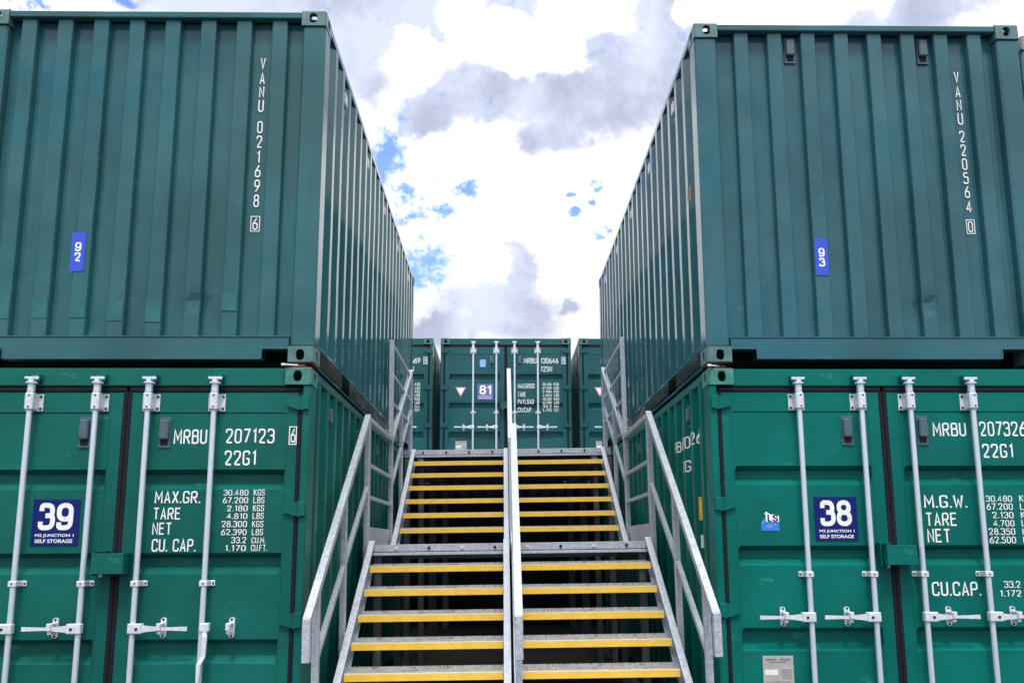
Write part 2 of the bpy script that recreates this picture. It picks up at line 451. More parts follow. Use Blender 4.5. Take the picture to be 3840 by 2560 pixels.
GL = {
 '0': [L_((0, 0), (w_, 0), (w_, 1), (0, 1), r=.24, c=True)], '1': [L_((.10, .83), (.27, .995), (.27, 0), r=0)],
 '2': [L_((0, .74), (0, 1), (w_, 1), (w_, .62), (0, 0), (w_ + .03, 0), r=.2)],
 '3': [L_((0, .80), (0, 1), (w_, 1), (w_, .54), (.16, .54), r=.22), L_((.2, .54), (w_, .54), (w_, 0), (0, 0), (0, .22), r=.22)],
 '4': [L_((.34, 0), (.34, 1), (0, .28), (w_ + .06, .28), r=0)],
 '5': [L_((w_, 1), (.02, 1), (0, .58), (w_, .62), (w_, 0), (0, 0), (0, .2), r=.2)],
 '6': [L_((0, 0), (w_, 0), (w_, .56), (0, .56), r=.2, c=True), L_((w_ * .8, 1.04), (0, .5), (0, .3), r=.2)],
 '7': [L_((0, 1), (w_, 1), (.14, 0), r=0)],
 '8': [L_((0, 0), (w_, 0), (w_, .54), (0, .54), r=.22, c=True), L_((.03, .54), (w_ - .03, .54), (w_ - .03, 1), (.03, 1), r=.2, c=True)],
 '9': [L_((0, .44), (w_, .44), (w_, 1), (0, 1), r=.2, c=True), L_((w_ * .2, -.04), (w_, .5), (w_, .7), r=.2)],
 'A': [L_((0, -.04), (w_ / 2, 1.0), (w_, -.04), r=0), L_((.07, .27), (w_ - .07, .27), r=0)],
 'B': [L_((0, -.05), (0, 1), (w_ - .02, 1), (w_ - .02, .54), (.06, .54), r=.15), L_((.06, .54), (w_, .54), (w_, 0), (.06, 0), r=.15)],
 'C': [L_((w_, .74), (w_, 1), (0, 1), (0, 0), (w_, 0), (w_, .26), r=.22)],
 'D': [L_((0, 0), (w_, 0), (w_, 1), (0, 1), r=.18, c=True)],
 'E': [L_((w_, 1), (0, 1), (0, 0), (w_, 0), r=0), L_((.05, .53), (w_ * .85, .53), r=0)],
 'F': [L_((w_, 1), (0, 1), (0, -.05), r=0), L_((.05, .53), (w_ * .85, .53), r=0)],
 'G': [L_((w_, .76), (w_, 1), (0, 1), (0, 0), (w_, 0), (w_, .45), (.24, .45), r=.2)],
 'I': [L_((.2, -.05), (.2, 1.05), r=0)], 'J': [L_((w_, 1.05), (w_, 0), (0, 0), (0, .25), r=.2)],
 'K': [L_((0, -.05), (0, 1.05), r=0), L_((w_, 1.03), (.02, .48), r=0), L_((.16, .58), (w_ + .02, -.03), r=0)],
 'L': [L_((0, 1.05), (0, 0), (w_, 0), r=0)],
 'M': [L_((0, -.05), (.02, 1), (.29, .30), (.56, 1), (.58, -.05), r=0)],
 'N': [L_((0, -.05), (0, .97), (w_, .03), (w_, 1.05), r=0)],
 'O': [L_((0, 0), (w_, 0), (w_, 1), (0, 1), r=.22, c=True)],
 'P': [L_((0, -.05), (0, 1), (w_, 1), (w_, .46), (.05, .46), r=.18)],
 'R': [L_((0, -.05), (0, 1), (w_, 1), (w_, .48), (.05, .48), r=.18), L_((.22, .48), (w_ + .02, -.04), r=0)],
 'S': [L_((w_, .76), (w_, 1), (0, 1), (0, .56), (w_, .48), (w_, 0), (0, 0), (0, .24), r=.2)],
 'T': [L_((-.02, 1), (w_ + .02, 1), r=0), L_((w_ / 2, 1), (w_ / 2, -.05), r=0)],
 'U': [L_((0, 1.05), (0, 0), (w_, 0), (w_, 1.05), r=.22)], 'V': [L_((0, 1.04), (w_ / 2, 0), (w_, 1.04), r=0)],
 'W': [L_((0, 1.04), (.14, 0), (.29, .66), (.44, 0), (.58, 1.04), r=0)],
 'X': [L_((0, 1.04), (w_, -.04), r=0), L_((0, -.04), (w_, 1.04), r=0)],
 'Y': [L_((0, 1.04), (w_ / 2, .48), (w_, 1.04), r=0), L_((w_ / 2, .52), (w_ / 2, -.05), r=0)],
 '.': [L_((.02, -.05), (.02, .09), r=0)],
}
BOLD = {
 '3': [L_((.02, .74), (.02, 1), (.50, 1), (.50, .535), (.20, .535), r=.26), L_((.22, .535), (.54, .535), (.54, 0), (0, 0), (0, .27), r=.27)],
 '9': [L_((0, .38), (.54, .38), (.54, 1), (0, 1), r=.28, c=True), L_((.54, .72), (.54, 0), (.02, 0), (.02, .24), r=.27)],
 '8': [L_((0, 0), (.54, 0), (.54, .53), (0, .53), r=.27, c=True), L_((.03, .53), (.51, .53), (.51, 1), (.03, 1), r=.25, c=True)],
 '1': [L_((.0, .80), (.2, .82), (.30, 1.08), r=0), L_((.30, 1.08), (.30, -.08), r=0)],
 '2': [L_((0, .68), (0, 1), (.52, 1), (.52, .62), (.04, 0.0), (.58, 0), r=.27)],
 'L': [L_((0, 1.1), (0, 0), (.42, 0), r=0)], 'S': [L_((.5, .74), (.5, 1), (0, 1), (0, .58), (.5, .46), (.5, 0), (0, 0), (0, .26), r=.25)],
}
def stroke_text(word, table, t):
    V, F, x = [], [], 0.0
    for ch in word:
        if ch == ' ':
            x += 0.42; continue
        gl = table[ch]
        lo = min(p[0] for st in gl for p in st[0]); hi = max(p[0] for st in gl for p in st[0])
        if ch in '1I' and table is GL:
            lo, hi = lo - 0.06, hi + 0.06
        for li, (pts, r, cl) in enumerate(gl):
            v, f = strip(rounded([(p[0] - lo + x, p[1]) for p in pts], r, cl), t, cl)
            o = len(V)
            V += [(q.x, q.y, li) for q in v]
            F += [tuple(i + o for i in ff) for ff in f]
        x += hi - lo + t + (0.12 if table is GL else 0.06)
    x0 = min(v[0] for v in V); x1 = max(v[0] for v in V); y0 = min(v[1] for v in V); y1 = max(v[1] for v in V)
    w, h = x1 - x0, y1 - y0
    return [((a - x0) / w, (b - y0) / h, l) for a, b, l in V], F, w / h
for s_ in ['MRBU', '207123', '22G1', '6', 'MAX.GR.', 'TARE', 'NET', 'CU. CAP.', '30.480', '67.200', '2.180', '4.810', '28.300',
           '62.390', '33.2', '1.170', 'KGS', 'LBS', 'CU.M.', 'CU.FT.', '207326', 'M.G.W.', '2.130', '4.700',
           '28.350', '62.500', 'CU.CAP.', '1.172', '130646', '8', '125N', 'MAX.GROSS', 'PAYLOAD', '120669',
           'MRBU 207326 1', '0', 'V', 'A', 'N', 'U', '1', '2', '4', '5', '9']:
    TXT[(s_, B0)] = stroke_text(s_, GL, 0.135)
for s_ in ['39', '38', '81', '9', '2', '3', 'LS']:
    TXT[(s_, B2)] = stroke_text(s_, BOLD, 0.215)
gather_text([('M2 JUNCTION 1', B1), ('SELF STORAGE', B1)])

# ------------------------------------------------------------------ mesh builder
class MB:
    def __init__(s):
        s.v = []; s.f = []; s.m = []
    def add(s, verts, faces, mi=0):
        o = len(s.v)
        s.v.extend(tuple(p) for p in verts)
        for f in faces:
            s.f.append(tuple(i + o for i in f)); s.m.append(mi)
        return s
    def quad(s, a, b, c, d, mi=0):
        return s.add((a, b, c, d), ((0, 1, 2, 3),), mi)
    def box(s, x0, x1, y0, y1, z0, z1, mi=0):
        v = [(x, y, z) for z in (z0, z1) for y in (y0, y1) for x in (x0, x1)]
        return s.add(v, ((0, 2, 3, 1), (4, 5, 7, 6), (0, 1, 5, 4), (2, 6, 7, 3), (0, 4, 6, 2), (1, 3, 7, 5)), mi)
    def cbox(s, x0, x1, y0, y1, z0, z1, c=0.004, mi=0):
        P = {}
        v = []
        for sx in (0, 1):
            for sy in (0, 1):
                for sz in (0, 1):
                    X = (x0, x1)[sx]; Y = (y0, y1)[sy]; Z = (z0, z1)[sz]
                    ix = c if sx == 0 else -c; iy = c if sy == 0 else -c; iz = c if sz == 0 else -c
                    for a, p in enumerate(((X, Y + iy, Z + iz), (X + ix, Y, Z + iz), (X + ix, Y + iy, Z))):
                        P[(sx, sy, sz, a)] = len(v); v.append(p)
        F = []
        for a in range(3):
            for sgn in (0, 1):
                loop = []
                for p, q in ((0, 0), (0, 1), (1, 1), (1, 0)):
                    k = [0, 0, 0]; k[a] = sgn; k[(a + 1) % 3] = p; k[(a + 2) % 3] = q
                    loop.append(P[(k[0], k[1], k[2], a)])
                F.append(tuple(loop if sgn == 0 else loop[::-1]))
            b_, c_ = (a + 1) % 3, (a + 2) % 3
            for p in (0, 1):
                for q in (0, 1):
                    k0 = [0, 0, 0]; k0[b_] = p; k0[c_] = q
                    k1 = list(k0); k1[a] = 1
                    k0 = tuple(k0); k1 = tuple(k1)
                    F.append((P[k0 + (b_,)], P[k1 + (b_,)], P[k1 + (c_,)], P[k0 + (c_,)]))
        for sx in (0, 1):
            for sy in (0, 1):
                for sz in (0, 1):
                    F.append(tuple(P[(sx, sy, sz, a)] for a in range(3)))
        return s.add(v, F, mi)
    def cyl(s, p0, p1, r0, r1=None, n=12, mi=0, caps=True):
        r1 = r0 if r1 is None else r1
        p0 = Vector(p0); p1 = Vector(p1)
        ax = (p1 - p0).normalized()
        t = Vector((1, 0, 0)) if abs(ax.x) < 0.9 else Vector((0, 1, 0))
        e1 = ax.cross(t).normalized(); e2 = ax.cross(e1)
        v = []
        for p, r in ((p0, r0), (p1, r1)):
            for i in range(n):
                a = 2 * pi * i / n
                v.append(p + e1 * (r * cos(a)) + e2 * (r * sin(a)))
        F = [(i, (i + 1) % n, n + (i + 1) % n, n + i) for i in range(n)]
        if caps:
            F.append(tuple(range(n))[::-1]); F.append(tuple(range(n, 2 * n)))
        return s.add(v, F, mi)
    def prism(s, poly, y0, y1, mi=0):          # polygon in x,z pushed along y
        n = len(poly)
        v = [(x, y0, z) for x, z in poly] + [(x, y1, z) for x, z in poly]
        F = [(i, (i + 1) % n, n + (i + 1) % n, n + i) for i in range(n)]
        F.append(tuple(range(n))); F.append(tuple(range(n, 2 * n))[::-1])
        return s.add(v, F, mi)
    def slope(s, x0, x1, ya, za, yb, zb, h, mi=0):   # bar whose top runs from (ya,za) to (yb,zb), depth h
        v = [(x, y, z) for x in (x0, x1) for y, z in ((ya, za), (yb, zb), (yb, zb - h), (ya, za - h))]
        return s.add(v, ((0, 1, 2, 3), (7, 6, 5, 4), (0, 4, 5, 1), (1, 5, 6, 2), (2, 6, 7, 3), (3, 7, 4, 0)), mi)
    def text(s, key, fn, mi=0):
        v, f, _ = TXT[key]
        return s.add([fn(u, w, l) for u, w, l in v], f, mi)
    def mesh(s, name, mats, smooth=False):
        me = bpy.data.meshes.new(name)
        me.from_pydata(s.v, [], s.f)
        for m in mats:
            me.materials.append(m)
        if len(mats) > 1:
            me.polygons.foreach_set('material_index', s.m)
        if smooth:
            me.polygons.foreach_set('use_smooth', [True] * len(s.f))
        me.update()
        bm = bmesh.new()
        bm.from_mesh(me)
        bmesh.ops.recalc_face_normals(bm, faces=bm.faces)
        bm.to_mesh(me)
        bm.free()
        return me

CACHE = {}
def part(name, parent, key, build, mats, override=None):
    """one child object; alike pieces share one mesh; override swaps the paint in slot 0"""
    if key is None or key not in CACHE:
        mb = MB()
        build(mb)
        me = mb.mesh(name, mats)
        if key is not None:
            CACHE[key] = me
    else:
        me = CACHE[key]
    o = bpy.data.objects.new(name, me)
    COL.objects.link(o)
    o.parent = parent
    if override is not None:
        o.material_slots[0].link = 'OBJECT'
        o.material_slots[0].material = override
    return o
def thing(name, label, cat, loc=(0, 0, 0), rz=0.0, group=None):
    o = bpy.data.objects.new(name, None)
    COL.objects.link(o)
    o.empty_display_size = 0.3
    o.location = loc
    o.rotation_euler = (0, 0, rz)
    o['label'] = label
    o['category'] = cat
    if group:
        o['group'] = group
    return o

# ------------------------------------------------------------------ ground
gm = MB()
gm.quad((-300, -300, 0), (300, -300, 0), (300, 300, 0), (-300, 300, 0))
g = bpy.data.objects.new('ground', gm.mesh('ground', [M['ground']]))
COL.objects.link(g)
g['kind'] = 'structure'

# ------------------------------------------------------------------ shipping container, 20 ft, doors at y = 0, blank end at y = CL
CW, CL, CH = 2.438, 6.058, 2.591
def casting_mesh(mb):
    # built for the corner x=0, y=0, z=0; holes on the faces x=0, y=0 and z=0
    ex, ey, ez = 0.176, 0.178, 0.118
    c = 0.010
    def ring(w, h, hw, hh, fn, depth=0.028):
        n = 16
        outer = []
        for i in range(n):
            side, k = divmod(i, 4)
            t = k / 4.0
            outer.append(((c + (w - 2 * c) * t, c), (w - c, c + (h - 2 * c) * t), (w - c - (w - 2 * c) * t, h - c), (c, h - c - (h - 2 * c) * t))[side])
        cx, cy = w * 0.54, h * 0.5
        inner = []
        for i in range(n):
            a = -3 * pi / 4 + 2 * pi * i / n
            ca, sa = cos(a), sin(a)
            p = 2.6
            r = (abs(ca) ** p + abs(sa) ** p) ** (-1 / p)
            inner.append((cx + hw * r * ca, cy + hh * r * sa))
        v = [fn(a, b, 0) for a, b in outer] + [fn(a, b, 0) for a, b in inner] + [fn(a, b, depth) for a, b in inner]
        F = []
        for i in range(n):
            j = (i + 1) % n
            F.append((i, j, n + j, n + i))
            F.append((n + i, n + j, 2 * n + j, 2 * n + i))
        mb.add(v, F)
    ring(ex, ez, 0.029, 0.038, lambda a, b, d: (a, d, b))
    ring(ey, ez, 0.029, 0.038, lambda a, b, d: (d, a, b))
    ring(ex, ey, 0.030, 0.055, lambda a, b, d: (a, b, d))
    # chamfers and plain faces
    mb.quad((c, 0, c), (0, c, c), (0, c, ez - c), (c, 0, ez - c))
    mb.quad((c, 0, c), (ex - c, 0, c), (ex - c, c, 0), (c, c, 0))
    mb.quad((0, c, c), (0, ey - c, c), (c, ey - c, 0), (c, c, 0))
    mb.add(((c, 0, c), (0, c, c), (c, c, 0)), ((0, 1, 2),))
    mb.quad((ex, 0, 0.0), (ex, ey, 0.0), (ex, ey, ez), (ex, 0, ez))
    mb.quad((0, ey, 0), (ex, ey, 0), (ex, ey, ez), (0, ey, ez))
    mb.quad((0, 0, ez), (ex, 0, ez), (ex, ey, ez), (0, ey, ez))
    mb.quad((ex - c, 0, c), (ex, 0, 0), (ex, 0, ez), (ex - c, 0, ez - c))
    mb.quad((0, ey - c, c), (0, ey, 0), (0, ey, ez), (0, ey - c, ez - c))
    mb.quad((c, 0, ez - c), (ex - c, 0, ez - c), (ex, 0, ez), (0, 0, ez))
    mb.quad((0, c, ez - c), (0, ey - c, ez - c), (0, ey, ez), (0, 0, ez))

def corr_profile():
    """side wall profile: list of (y, depth) along the length"""
    out = []
    y = 0.16
    out.append((y, 0.040))
    pitch, flat = 0.2805, 0.072
    for k in range(21):
        c0 = 0.30 + pitch * k
        if c0 + flat > CL - 0.17:
            break
        out += [(c0 - flat / 2 - 0.068, 0.040), (c0 - flat / 2, 0.006), (c0 + flat / 2, 0.006), (c0 + flat / 2 + 0.068, 0.040)]
    out.append((CL - 0.16, 0.040))
    return out
PROF = corr_profile()
def prof_depth(y):
    for (a, da), (b, db_) in zip(PROF, PROF[1:]):
        if a <= y <= b:
            t = 0 if b == a else (y - a) / (b - a)
            return da + (db_ - da) * t
    return 0.04

def wob(x, z, k, seed):
    return k * (mnoise.noise((x * 1.9 + seed, z * 1.3, seed * 0.7)) + 0.5 * mnoise.noise((x * 5.0, z * 4.0 + seed, 3.3)))
def sheet(mb, cols, z0, z1, nz):
    """cols: list of functions z -> point"""
    v = []
    for c in cols:
        for k in range(nz + 1):
            v.append(c(z0 + (z1 - z0) * k / nz))
    m = nz + 1
    mb.add(v, [(i * m + k, (i + 1) * m + k, (i + 1) * m + k + 1, i * m + k + 1) for i in range(len(cols) - 1) for k in range(nz)])
def side_wall(mb, flip):
    X = (lambda d: CW - d) if flip else (lambda d: d)
    cols = [(lambda z, y=y, d=d: (X(d + wob(y, z, 0.0035, 5.0 if flip else 1.0)), y, z)) for y, d in PROF]
    sheet(mb, cols, 0.165, 2.535, 22)
DENTS = ((1.602, 0.433, 0.018, 0.055), (0.93, 1.30, 0.006, 0.12), (2.05, 0.62, 0.006, 0.10), (0.40, 1.85, 0.005, 0.15))
def end_wall(mb, ribs, rw):
    # ribs: viewer x of each proud face's left edge; viewer x runs left to right seen from outside
    E = lambda x, d, z: (CW - x, CL - d, z)
    OUT, INN, SL = 0.030, 0.086, 0.006
    pts = [(0.165, INN)]
    for r in ribs:
        pts += [(r - SL, INN), (r - 0.001, OUT + 0.005), (r + 0.005, OUT), (r + rw * 0.5, OUT), (r + rw - 0.005, OUT), (r + rw + 0.001, OUT + 0.005), (r + rw + SL, INN)]
        if r != ribs[-1]:
            pts.append((r + rw + 0.075, INN))
    pts.append((CW - 0.165, INN))
    def dep(x, d, z):
        e = wob(x, z, 0.0032, ribs[0] * 40)
        for cx, cz, k, r in DENTS:
            q = ((x - cx) / r) ** 2 + ((z - cz) / r) ** 2
            if q < 6:
                e += k * math.exp(-q)
        return d + e
    cols = [(lambda z, x=x, d=d: E(x, dep(x, d, z), z)) for x, d in pts]
    sheet(mb, cols, 0.178, 2.535, 44)

REC = ((0.165, 0.30), (0.680, 0.832), (1.238, 1.372), (1.780, 1.912))
def door_leaf(mb, x0, x1, a, b):
    yd, dp = 0.034, 0.056
    zs = [(0.125, 0)]
    for lo, hi in REC:
        zs += [(lo, 0), (lo + 0.044, dp), (hi - 0.030, dp), (hi, 0)]
    zs += [(2.278, 0), (2.281, 0.008), (2.287, 0.008), (2.290, 0), (2.424, 0)]
    xs = [(x0, 0), (a, 0), (a + 0.014, 1), (b - 0.014, 1), (b, 0), (x1, 0)]
    def fill(L, step):
        out = [L[0]]
        for p, q in zip(L, L[1:]):
            n_ = max(1, int((q[0] - p[0]) / step + 0.5)) if q[0] - p[0] > step * 1.4 else 1
            for j in range(1, n_ + 1):
                t = j / n_
                out.append((p[0] + (q[0] - p[0]) * t, p[1] + (q[1] - p[1]) * t))
        return out
    zs, xs = fill(zs, 0.10), fill(xs, 0.13)
    v = []
    for z, d in zs:
        for x, k in xs:
            inn = 1.0 if a < x < b and 0.15 < z < 2.27 else 0.0
            v.append((x, yd + d * k + inn * max(-0.0008, 0.0022 + wob(x, z, 0.0040, x0)), z))
    n = len(xs)
    F = [(j * n + i, j * n + i + 1, (j + 1) * n + i + 1, (j + 1) * n + i) for j in range(len(zs) - 1) for i in range(n - 1)]
    mb.add(v, F)
    for x in (x0, x1):
        mb.quad((x, yd, 0.125), (x, yd + 0.062, 0.125), (x, yd + 0.062, 2.424), (x, yd, 2.424))
    mb.quad((x0, yd, 2.424), (x1, yd, 2.424), (x1, yd + 0.062, 2.424), (x0, yd + 0.062, 2.424))
    mb.quad((x0, yd, 0.125), (x1, yd, 0.125), (x1, yd + 0.062, 0.125), (x0, yd + 0.062, 0.125))
    mb.quad((x0, yd + 0.062, 0.125), (x1, yd + 0.062, 0.125), (x1, yd + 0.062, 2.424), (x0, yd + 0.062, 2.424))
    # faint raised edge of the stile at both sides of the sheet
    mb.box(a - 0.006, a - 0.002, yd - 0.0025, yd + 0.004, 0.15, 2.40)
    mb.box(b + 0.002, b + 0.006, yd - 0.0025, yd + 0.004, 0.15, 2.40)

RODS = (0.612, 1.042, 1.380, 1.812)
RY = -0.028
def lock_rod(mb, x):
    mb.cyl((x, RY, 0.09), (x, RY, 2.47), 0.0175, n=14)
    for z0, z1, sgn in ((2.415, 2.468, 1), (0.085, 0.14, -1)):
        mb.cyl((x, RY, z0), (x, RY, z1), 0.024, n=14)
    # locking cams top and bottom
    for zc, s_ in ((2.47, 1), (0.085, -1)):
        mb.cyl((x, RY, zc), (x, RY, zc + s_ * 0.012), 0.036, n=14)
        mb.cbox(x - 0.016, x + 0.016, RY - 0.02, RY + 0.030, min(zc, zc + s_ * 0.045), max(zc, zc + s_ * 0.045), 0.003)
        mb.cbox(x - 0.047, x + 0.047, RY - 0.012, RY + 0.020, min(zc + s_ * 0.030, zc + s_ * 0.048), max(zc + s_ * 0.030, zc + s_ * 0.048), 0.004)
def cam_keeper(mb, x, top):
    z = 2.502 if top else 0.04
    for s_ in (-1, 1):
        mb.cbox(x + s_ * 0.040 - 0.009, x + s_ * 0.040 + 0.009, -0.035, 0.024, z, z + 0.034, 0.003)
    mb.cbox(x - 0.05, x + 0.05, 0.008, 0.024, z - 0.012, z + 0.036, 0.003)
def rod_bearing(mb, x, z, big):
    if big:
        mb.cbox(x - 0.056, x + 0.056, 0.022, 0.0335, z - 0.058, z + 0.058, 0.003)
        mb.cbox(x - 0.027, x + 0.027, -0.056, 0.022, z - 0.060, z + 0.060, 0.010)
        for sx in (-0.043, 0.043):
            for sz in (-0.040, 0.040):
                mb.cyl((x + sx, 0.022, z + sz), (x + sx, 0.014, z + sz), 0.008, n=8, mi=1)
        for sz in (-0.038, 0.038):
            mb.cyl((x + 0.004, -0.056, z + sz), (x + 0.004, -0.059, z + sz), 0.006, n=8, mi=1)
    else:
        mb.cbox(x - 0.050, x + 0.050, 0.026, 0.0335, z - 0.018, z + 0.018, 0.003)
        mb.cbox(x - 0.026, x + 0.026, -0.050, 0.026, z - 0.0185, z + 0.0185, 0.004)
        mb.cyl((x, -0.050, z), (x, -0.053, z), 0.005, n=8, mi=1)
        for sx in (-0.040, 0.040):
            mb.cyl((x + sx, 0.026, z), (x + sx, 0.020, z), 0.006, n=8, mi=1)
HZ = 0.905
def lock_handle(mb, x, s_):
    X = lambda d: x + s_ * d
    a, b = sorted((X(-0.024), X(0.066)))
    mb.cbox(a, b, RY - 0.028, RY + 0.016, HZ - 0.030, HZ + 0.032, 0.005)
    pts = [(0.066, 0.022), (0.11, 0.016), (0.21, 0.009), (0.345, 0.013)]
    for (d0_, h0), (d1_, h1) in zip(pts, pts[1:]):
        v = []
        for d_, h in ((d0_, h0), (d1_, h1)):
            v += [(X(d_), RY - 0.02, HZ - h), (X(d_), RY - 0.006, HZ - h), (X(d_), RY - 0.006, HZ + h), (X(d_), RY - 0.02, HZ + h)]
        mb.add(v, ((0, 1, 5, 4), (1, 2, 6, 5), (2, 3, 7, 6), (3, 0, 4, 7), (0, 1, 2, 3), (4, 5, 6, 7)))
    mb.cyl((X(0.034), RY - 0.028, HZ), (X(0.034), RY - 0.033, HZ), 0.009, n=8, mi=1)
def hanging_handle(mb, x, s_):
    X = lambda d: x + s_ * d
    a, b = sorted((X(-0.010), X(0.050)))
    mb.cbox(a, b, RY - 0.024, RY + 0.016, HZ - 0.020, HZ + 0.034, 0.005)
    pts = [(0.026, HZ - 0.02, 0.013, 0), (0.030, HZ - 0.05, 0.014, 0.006), (0.028, HZ - 0.17, 0.014, 0.012), (0.006, HZ - 0.215, 0.014, 0.02), (0.004, HZ - 0.325, 0.009, 0.02)]
    for p, q in zip(pts, pts[1:]):
        v = []
        for d_, z, h, o in (p, q):
            v += [(X(d_ - h), RY - 0.022 - o, z), (X(d_ - h), RY - 0.006 - o, z), (X(d_ + h), RY - 0.006 - o, z), (X(d_ + h), RY - 0.022 - o, z)]
        mb.add(v, ((0, 1, 5, 4), (1, 2, 6, 5), (2, 3, 7, 6), (3, 0, 4, 7), (0, 1, 2, 3), (4, 5, 6, 7)))
def handle_latch(mb, x):
    poly = []
    for i in range(14):
        a = 2 * pi * i / 14
        poly.append((x + 0.019 * cos(a), HZ + 0.045 * (1 if sin(a) > 0.01 else -1 if sin(a) < -0.01 else 0) + 0.019 * sin(a)))
    mb.prism(poly, 0.020, 0.0335)
    mb.cbox(x - 0.014, x + 0.014, -0.052, 0.020, HZ + 0.012, HZ + 0.034, 0.004)
    mb.cbox(x - 0.012, x + 0.012, -0.050, 0.020, HZ - 0.036, HZ - 0.016, 0.004)
    mb.cbox(x - 0.013, x + 0.013, -0.066, -0.052, HZ - 0.012, HZ + 0.034, 0.004)
    for dz in (-0.052, 0.052):
        mb.cyl((x, 0.020, HZ + dz), (x, 0.014, HZ + dz), 0.007, n=8, mi=1)
def hinge(mb, side, z):
    X = (lambda d: d) if side == 0 else (lambda d: CW - d)
    poly = [(X(0.050), z - 0.042), (X(0.050), z + 0.042), (X(0.085), z + 0.044), (X(0.155), z + 0.022), (X(0.155), z - 0.022), (X(0.085), z - 0.044)]
    mb.prism(poly, 0.010, 0.0335)
    a, b = sorted((X(0.012), X(0.052)))
    mb.cbox(a, b, -0.012, 0.024, z - 0.046, z + 0.046, 0.004)
    mb.cyl((X(0.052), 0.004, z - 0.050), (X(0.052), 0.004, z + 0.050), 0.015, n=10)
def vent_box(mb, x, y, z, w=0.078, h=0.205, fn=None):
    fn = fn or (lambda a, d, b: (a, d, b))
    t = MB()
    t.cbox(-w / 2, w / 2, -0.006, 0.0, -h / 2, h / 2, 0.002)
    t.cbox(-w * 0.40, w * 0.40, -0.034, -0.006, -h * 0.24, h * 0.40, 0.008)
    t.box(-w * 0.30, w * 0.30, -0.010, -0.006, -h * 0.41, -h * 0.25, 1)
    mb.v, off = mb.v, len(mb.v)
    for p in t.v:
        mb.v.append(fn(x + p[0], y + p[1], z + p[2]))
    for f, mi in zip(t.f, t.m):
        mb.f.append(tuple(i + off for i in f)); mb.m.append(mi)
def lock_box(mb):
    x0, x1, z0, z1 = 1.118, 1.318, 1.243, 1.372
    mb.cbox(x0, x1, -0.092, -0.084, z0, z1, 0.003)
    mb.box(x0, x1, -0.084, 0.0335, z1 - 0.007, z1 - 0.001)
    mb.box(x0, x0 + 0.006, -0.084, 0.030, z0, z1 - 0.008)
    mb.box(x1 - 0.006, x1, -0.084, 0.030, z0 + 0.0, z1 - 0.008)
    mb.box(x0 - 0.020, x0 - 0.014, -0.040, 0.0335, z0 - 0.012, z1 + 0.012)
    mb.box(x0 - 0.020, x0 + 0.06, -0.030, 0.0335, z1 + 0.008, z1 + 0.014)
    mb.cyl((x0 + 0.03, -0.02, z0 - 0.018), (x0 + 0.05, -0.02, z0 + 0.02), 0.010, n=8, mi=1)

def flat_text(mb, key, x0, x1, z0, z1, y, mi=0):
    mb.text(key, lambda u, w, l: (x0 + (x1 - x0) * u, y - 0.0004 * l, z0 + (z1 - z0) * w), mi)
def boxed(mb, x0, x1, z0, z1, y, mi=0, t=0.006):
    mb.box(x0, x1, y, y + 0.001, z0, z0 + t, mi); mb.box(x0, x1, y, y + 0.001, z1 - t, z1, mi)
    mb.box(x0, x0 + t, y, y + 0.001, z0 + t, z1 - t, mi); mb.box(x1 - t, x1, y, y + 0.001, z0 + t, z1 - t, mi)
YT = 0.0325
def number_sticker(mb, num, x0, x1, z0, z1):
    mb.box(x0, x1, YT - 0.0005, YT + 0.0012, z0, z1, 0)
    w, h = x1 - x0, z1 - z0
    flat_text(mb, (num, B2), x0 + w * 0.13, x0 + w * 0.87, z0 + h * 0.335, z0 + h * 0.925, YT - 0.0015, 1)
    flat_text(mb, ('M2 JUNCTION 1', B1), x0 + w * 0.09, x0 + w * 0.91, z0 + h * 0.175, z0 + h * 0.255, YT - 0.0015, 1)
    flat_text(mb, ('SELF STORAGE', B1), x0 + w * 0.09, x0 + w * 0.89, z0 + h * 0.06, z0 + h * 0.14, YT - 0.0015, 1)
def data_plate(mb, x0, x1, z0, z1):
    y = YT - 0.002
    mb.cbox(x0, x1, y - 0.001, y + 0.003, z0, z1, 0.001, 0)
    h = z1 - z0; w = x1 - x0
    yy = y - 0.0025
    def bar(a, b, c, d, mi):
        mb.box(x0 + w * a, x0 + w * b, yy, yy + 0.001, z1 - h * d, z1 - h * c, mi)
    bar(0.10, 0.44, 0.06, 0.10, 1); bar(0.56, 0.90, 0.06, 0.10, 1); bar(0.22, 0.78, 0.125, 0.145, 1)
    bar(0.06, 0.48, 0.30, 0.42, 2)
    for k in range(5):
        bar(0.60, 0.92, 0.30 + 0.045 * k, 0.315 + 0.045 * k, 1)
    for k in range(7):
        bar(0.10, 0.90, 0.56 + 0.05 * k, 0.572 + 0.05 * k, 1)
def logo_sticker(mb, x0, x1, z0, z1):
    w, h = x1 - x0, z1 - z0
    y = YT
    def poly(pts, mi, yy):
        mb.add([(x0 + w * a, yy, z0 + h * b) for a, b in pts], (tuple(range(len(pts))),), mi)
    poly(((0, 0), (1, 0), (1, 0.40), (0.27, 0.40), (0.27, 0.72), (0.10, 0.52), (0.0, 0.34)), 0, y)
    poly(((0.27, 0.44), (1, 0.44), (1, 0.74), (0.90, 0.80), (0.5, 0.82), (0.30, 0.96), (0.20, 0.84), (0.27, 0.78)), 1, y - 0.0006)
    flat_text(mb, ('LS', B2), x0 + w * 0.36, x0 + w * 0.94, z0 + h * 0.46, z0 + h * 0.80, y - 0.0014, 2)
    poly(((0.34, 0.26), (0.84, 0.30), (0.84, 0.34), (0.34, 0.30)), 3, y - 0.0008)
    poly(((0.30, 0.17), (0.60, 0.17), (0.60, 0.22), (0.30, 0.22)), 3, y - 0.0008)
    poly(((0.02, 0.36), (0.13, 0.40), (0.13, 0.56)), 3, y - 0.0008)
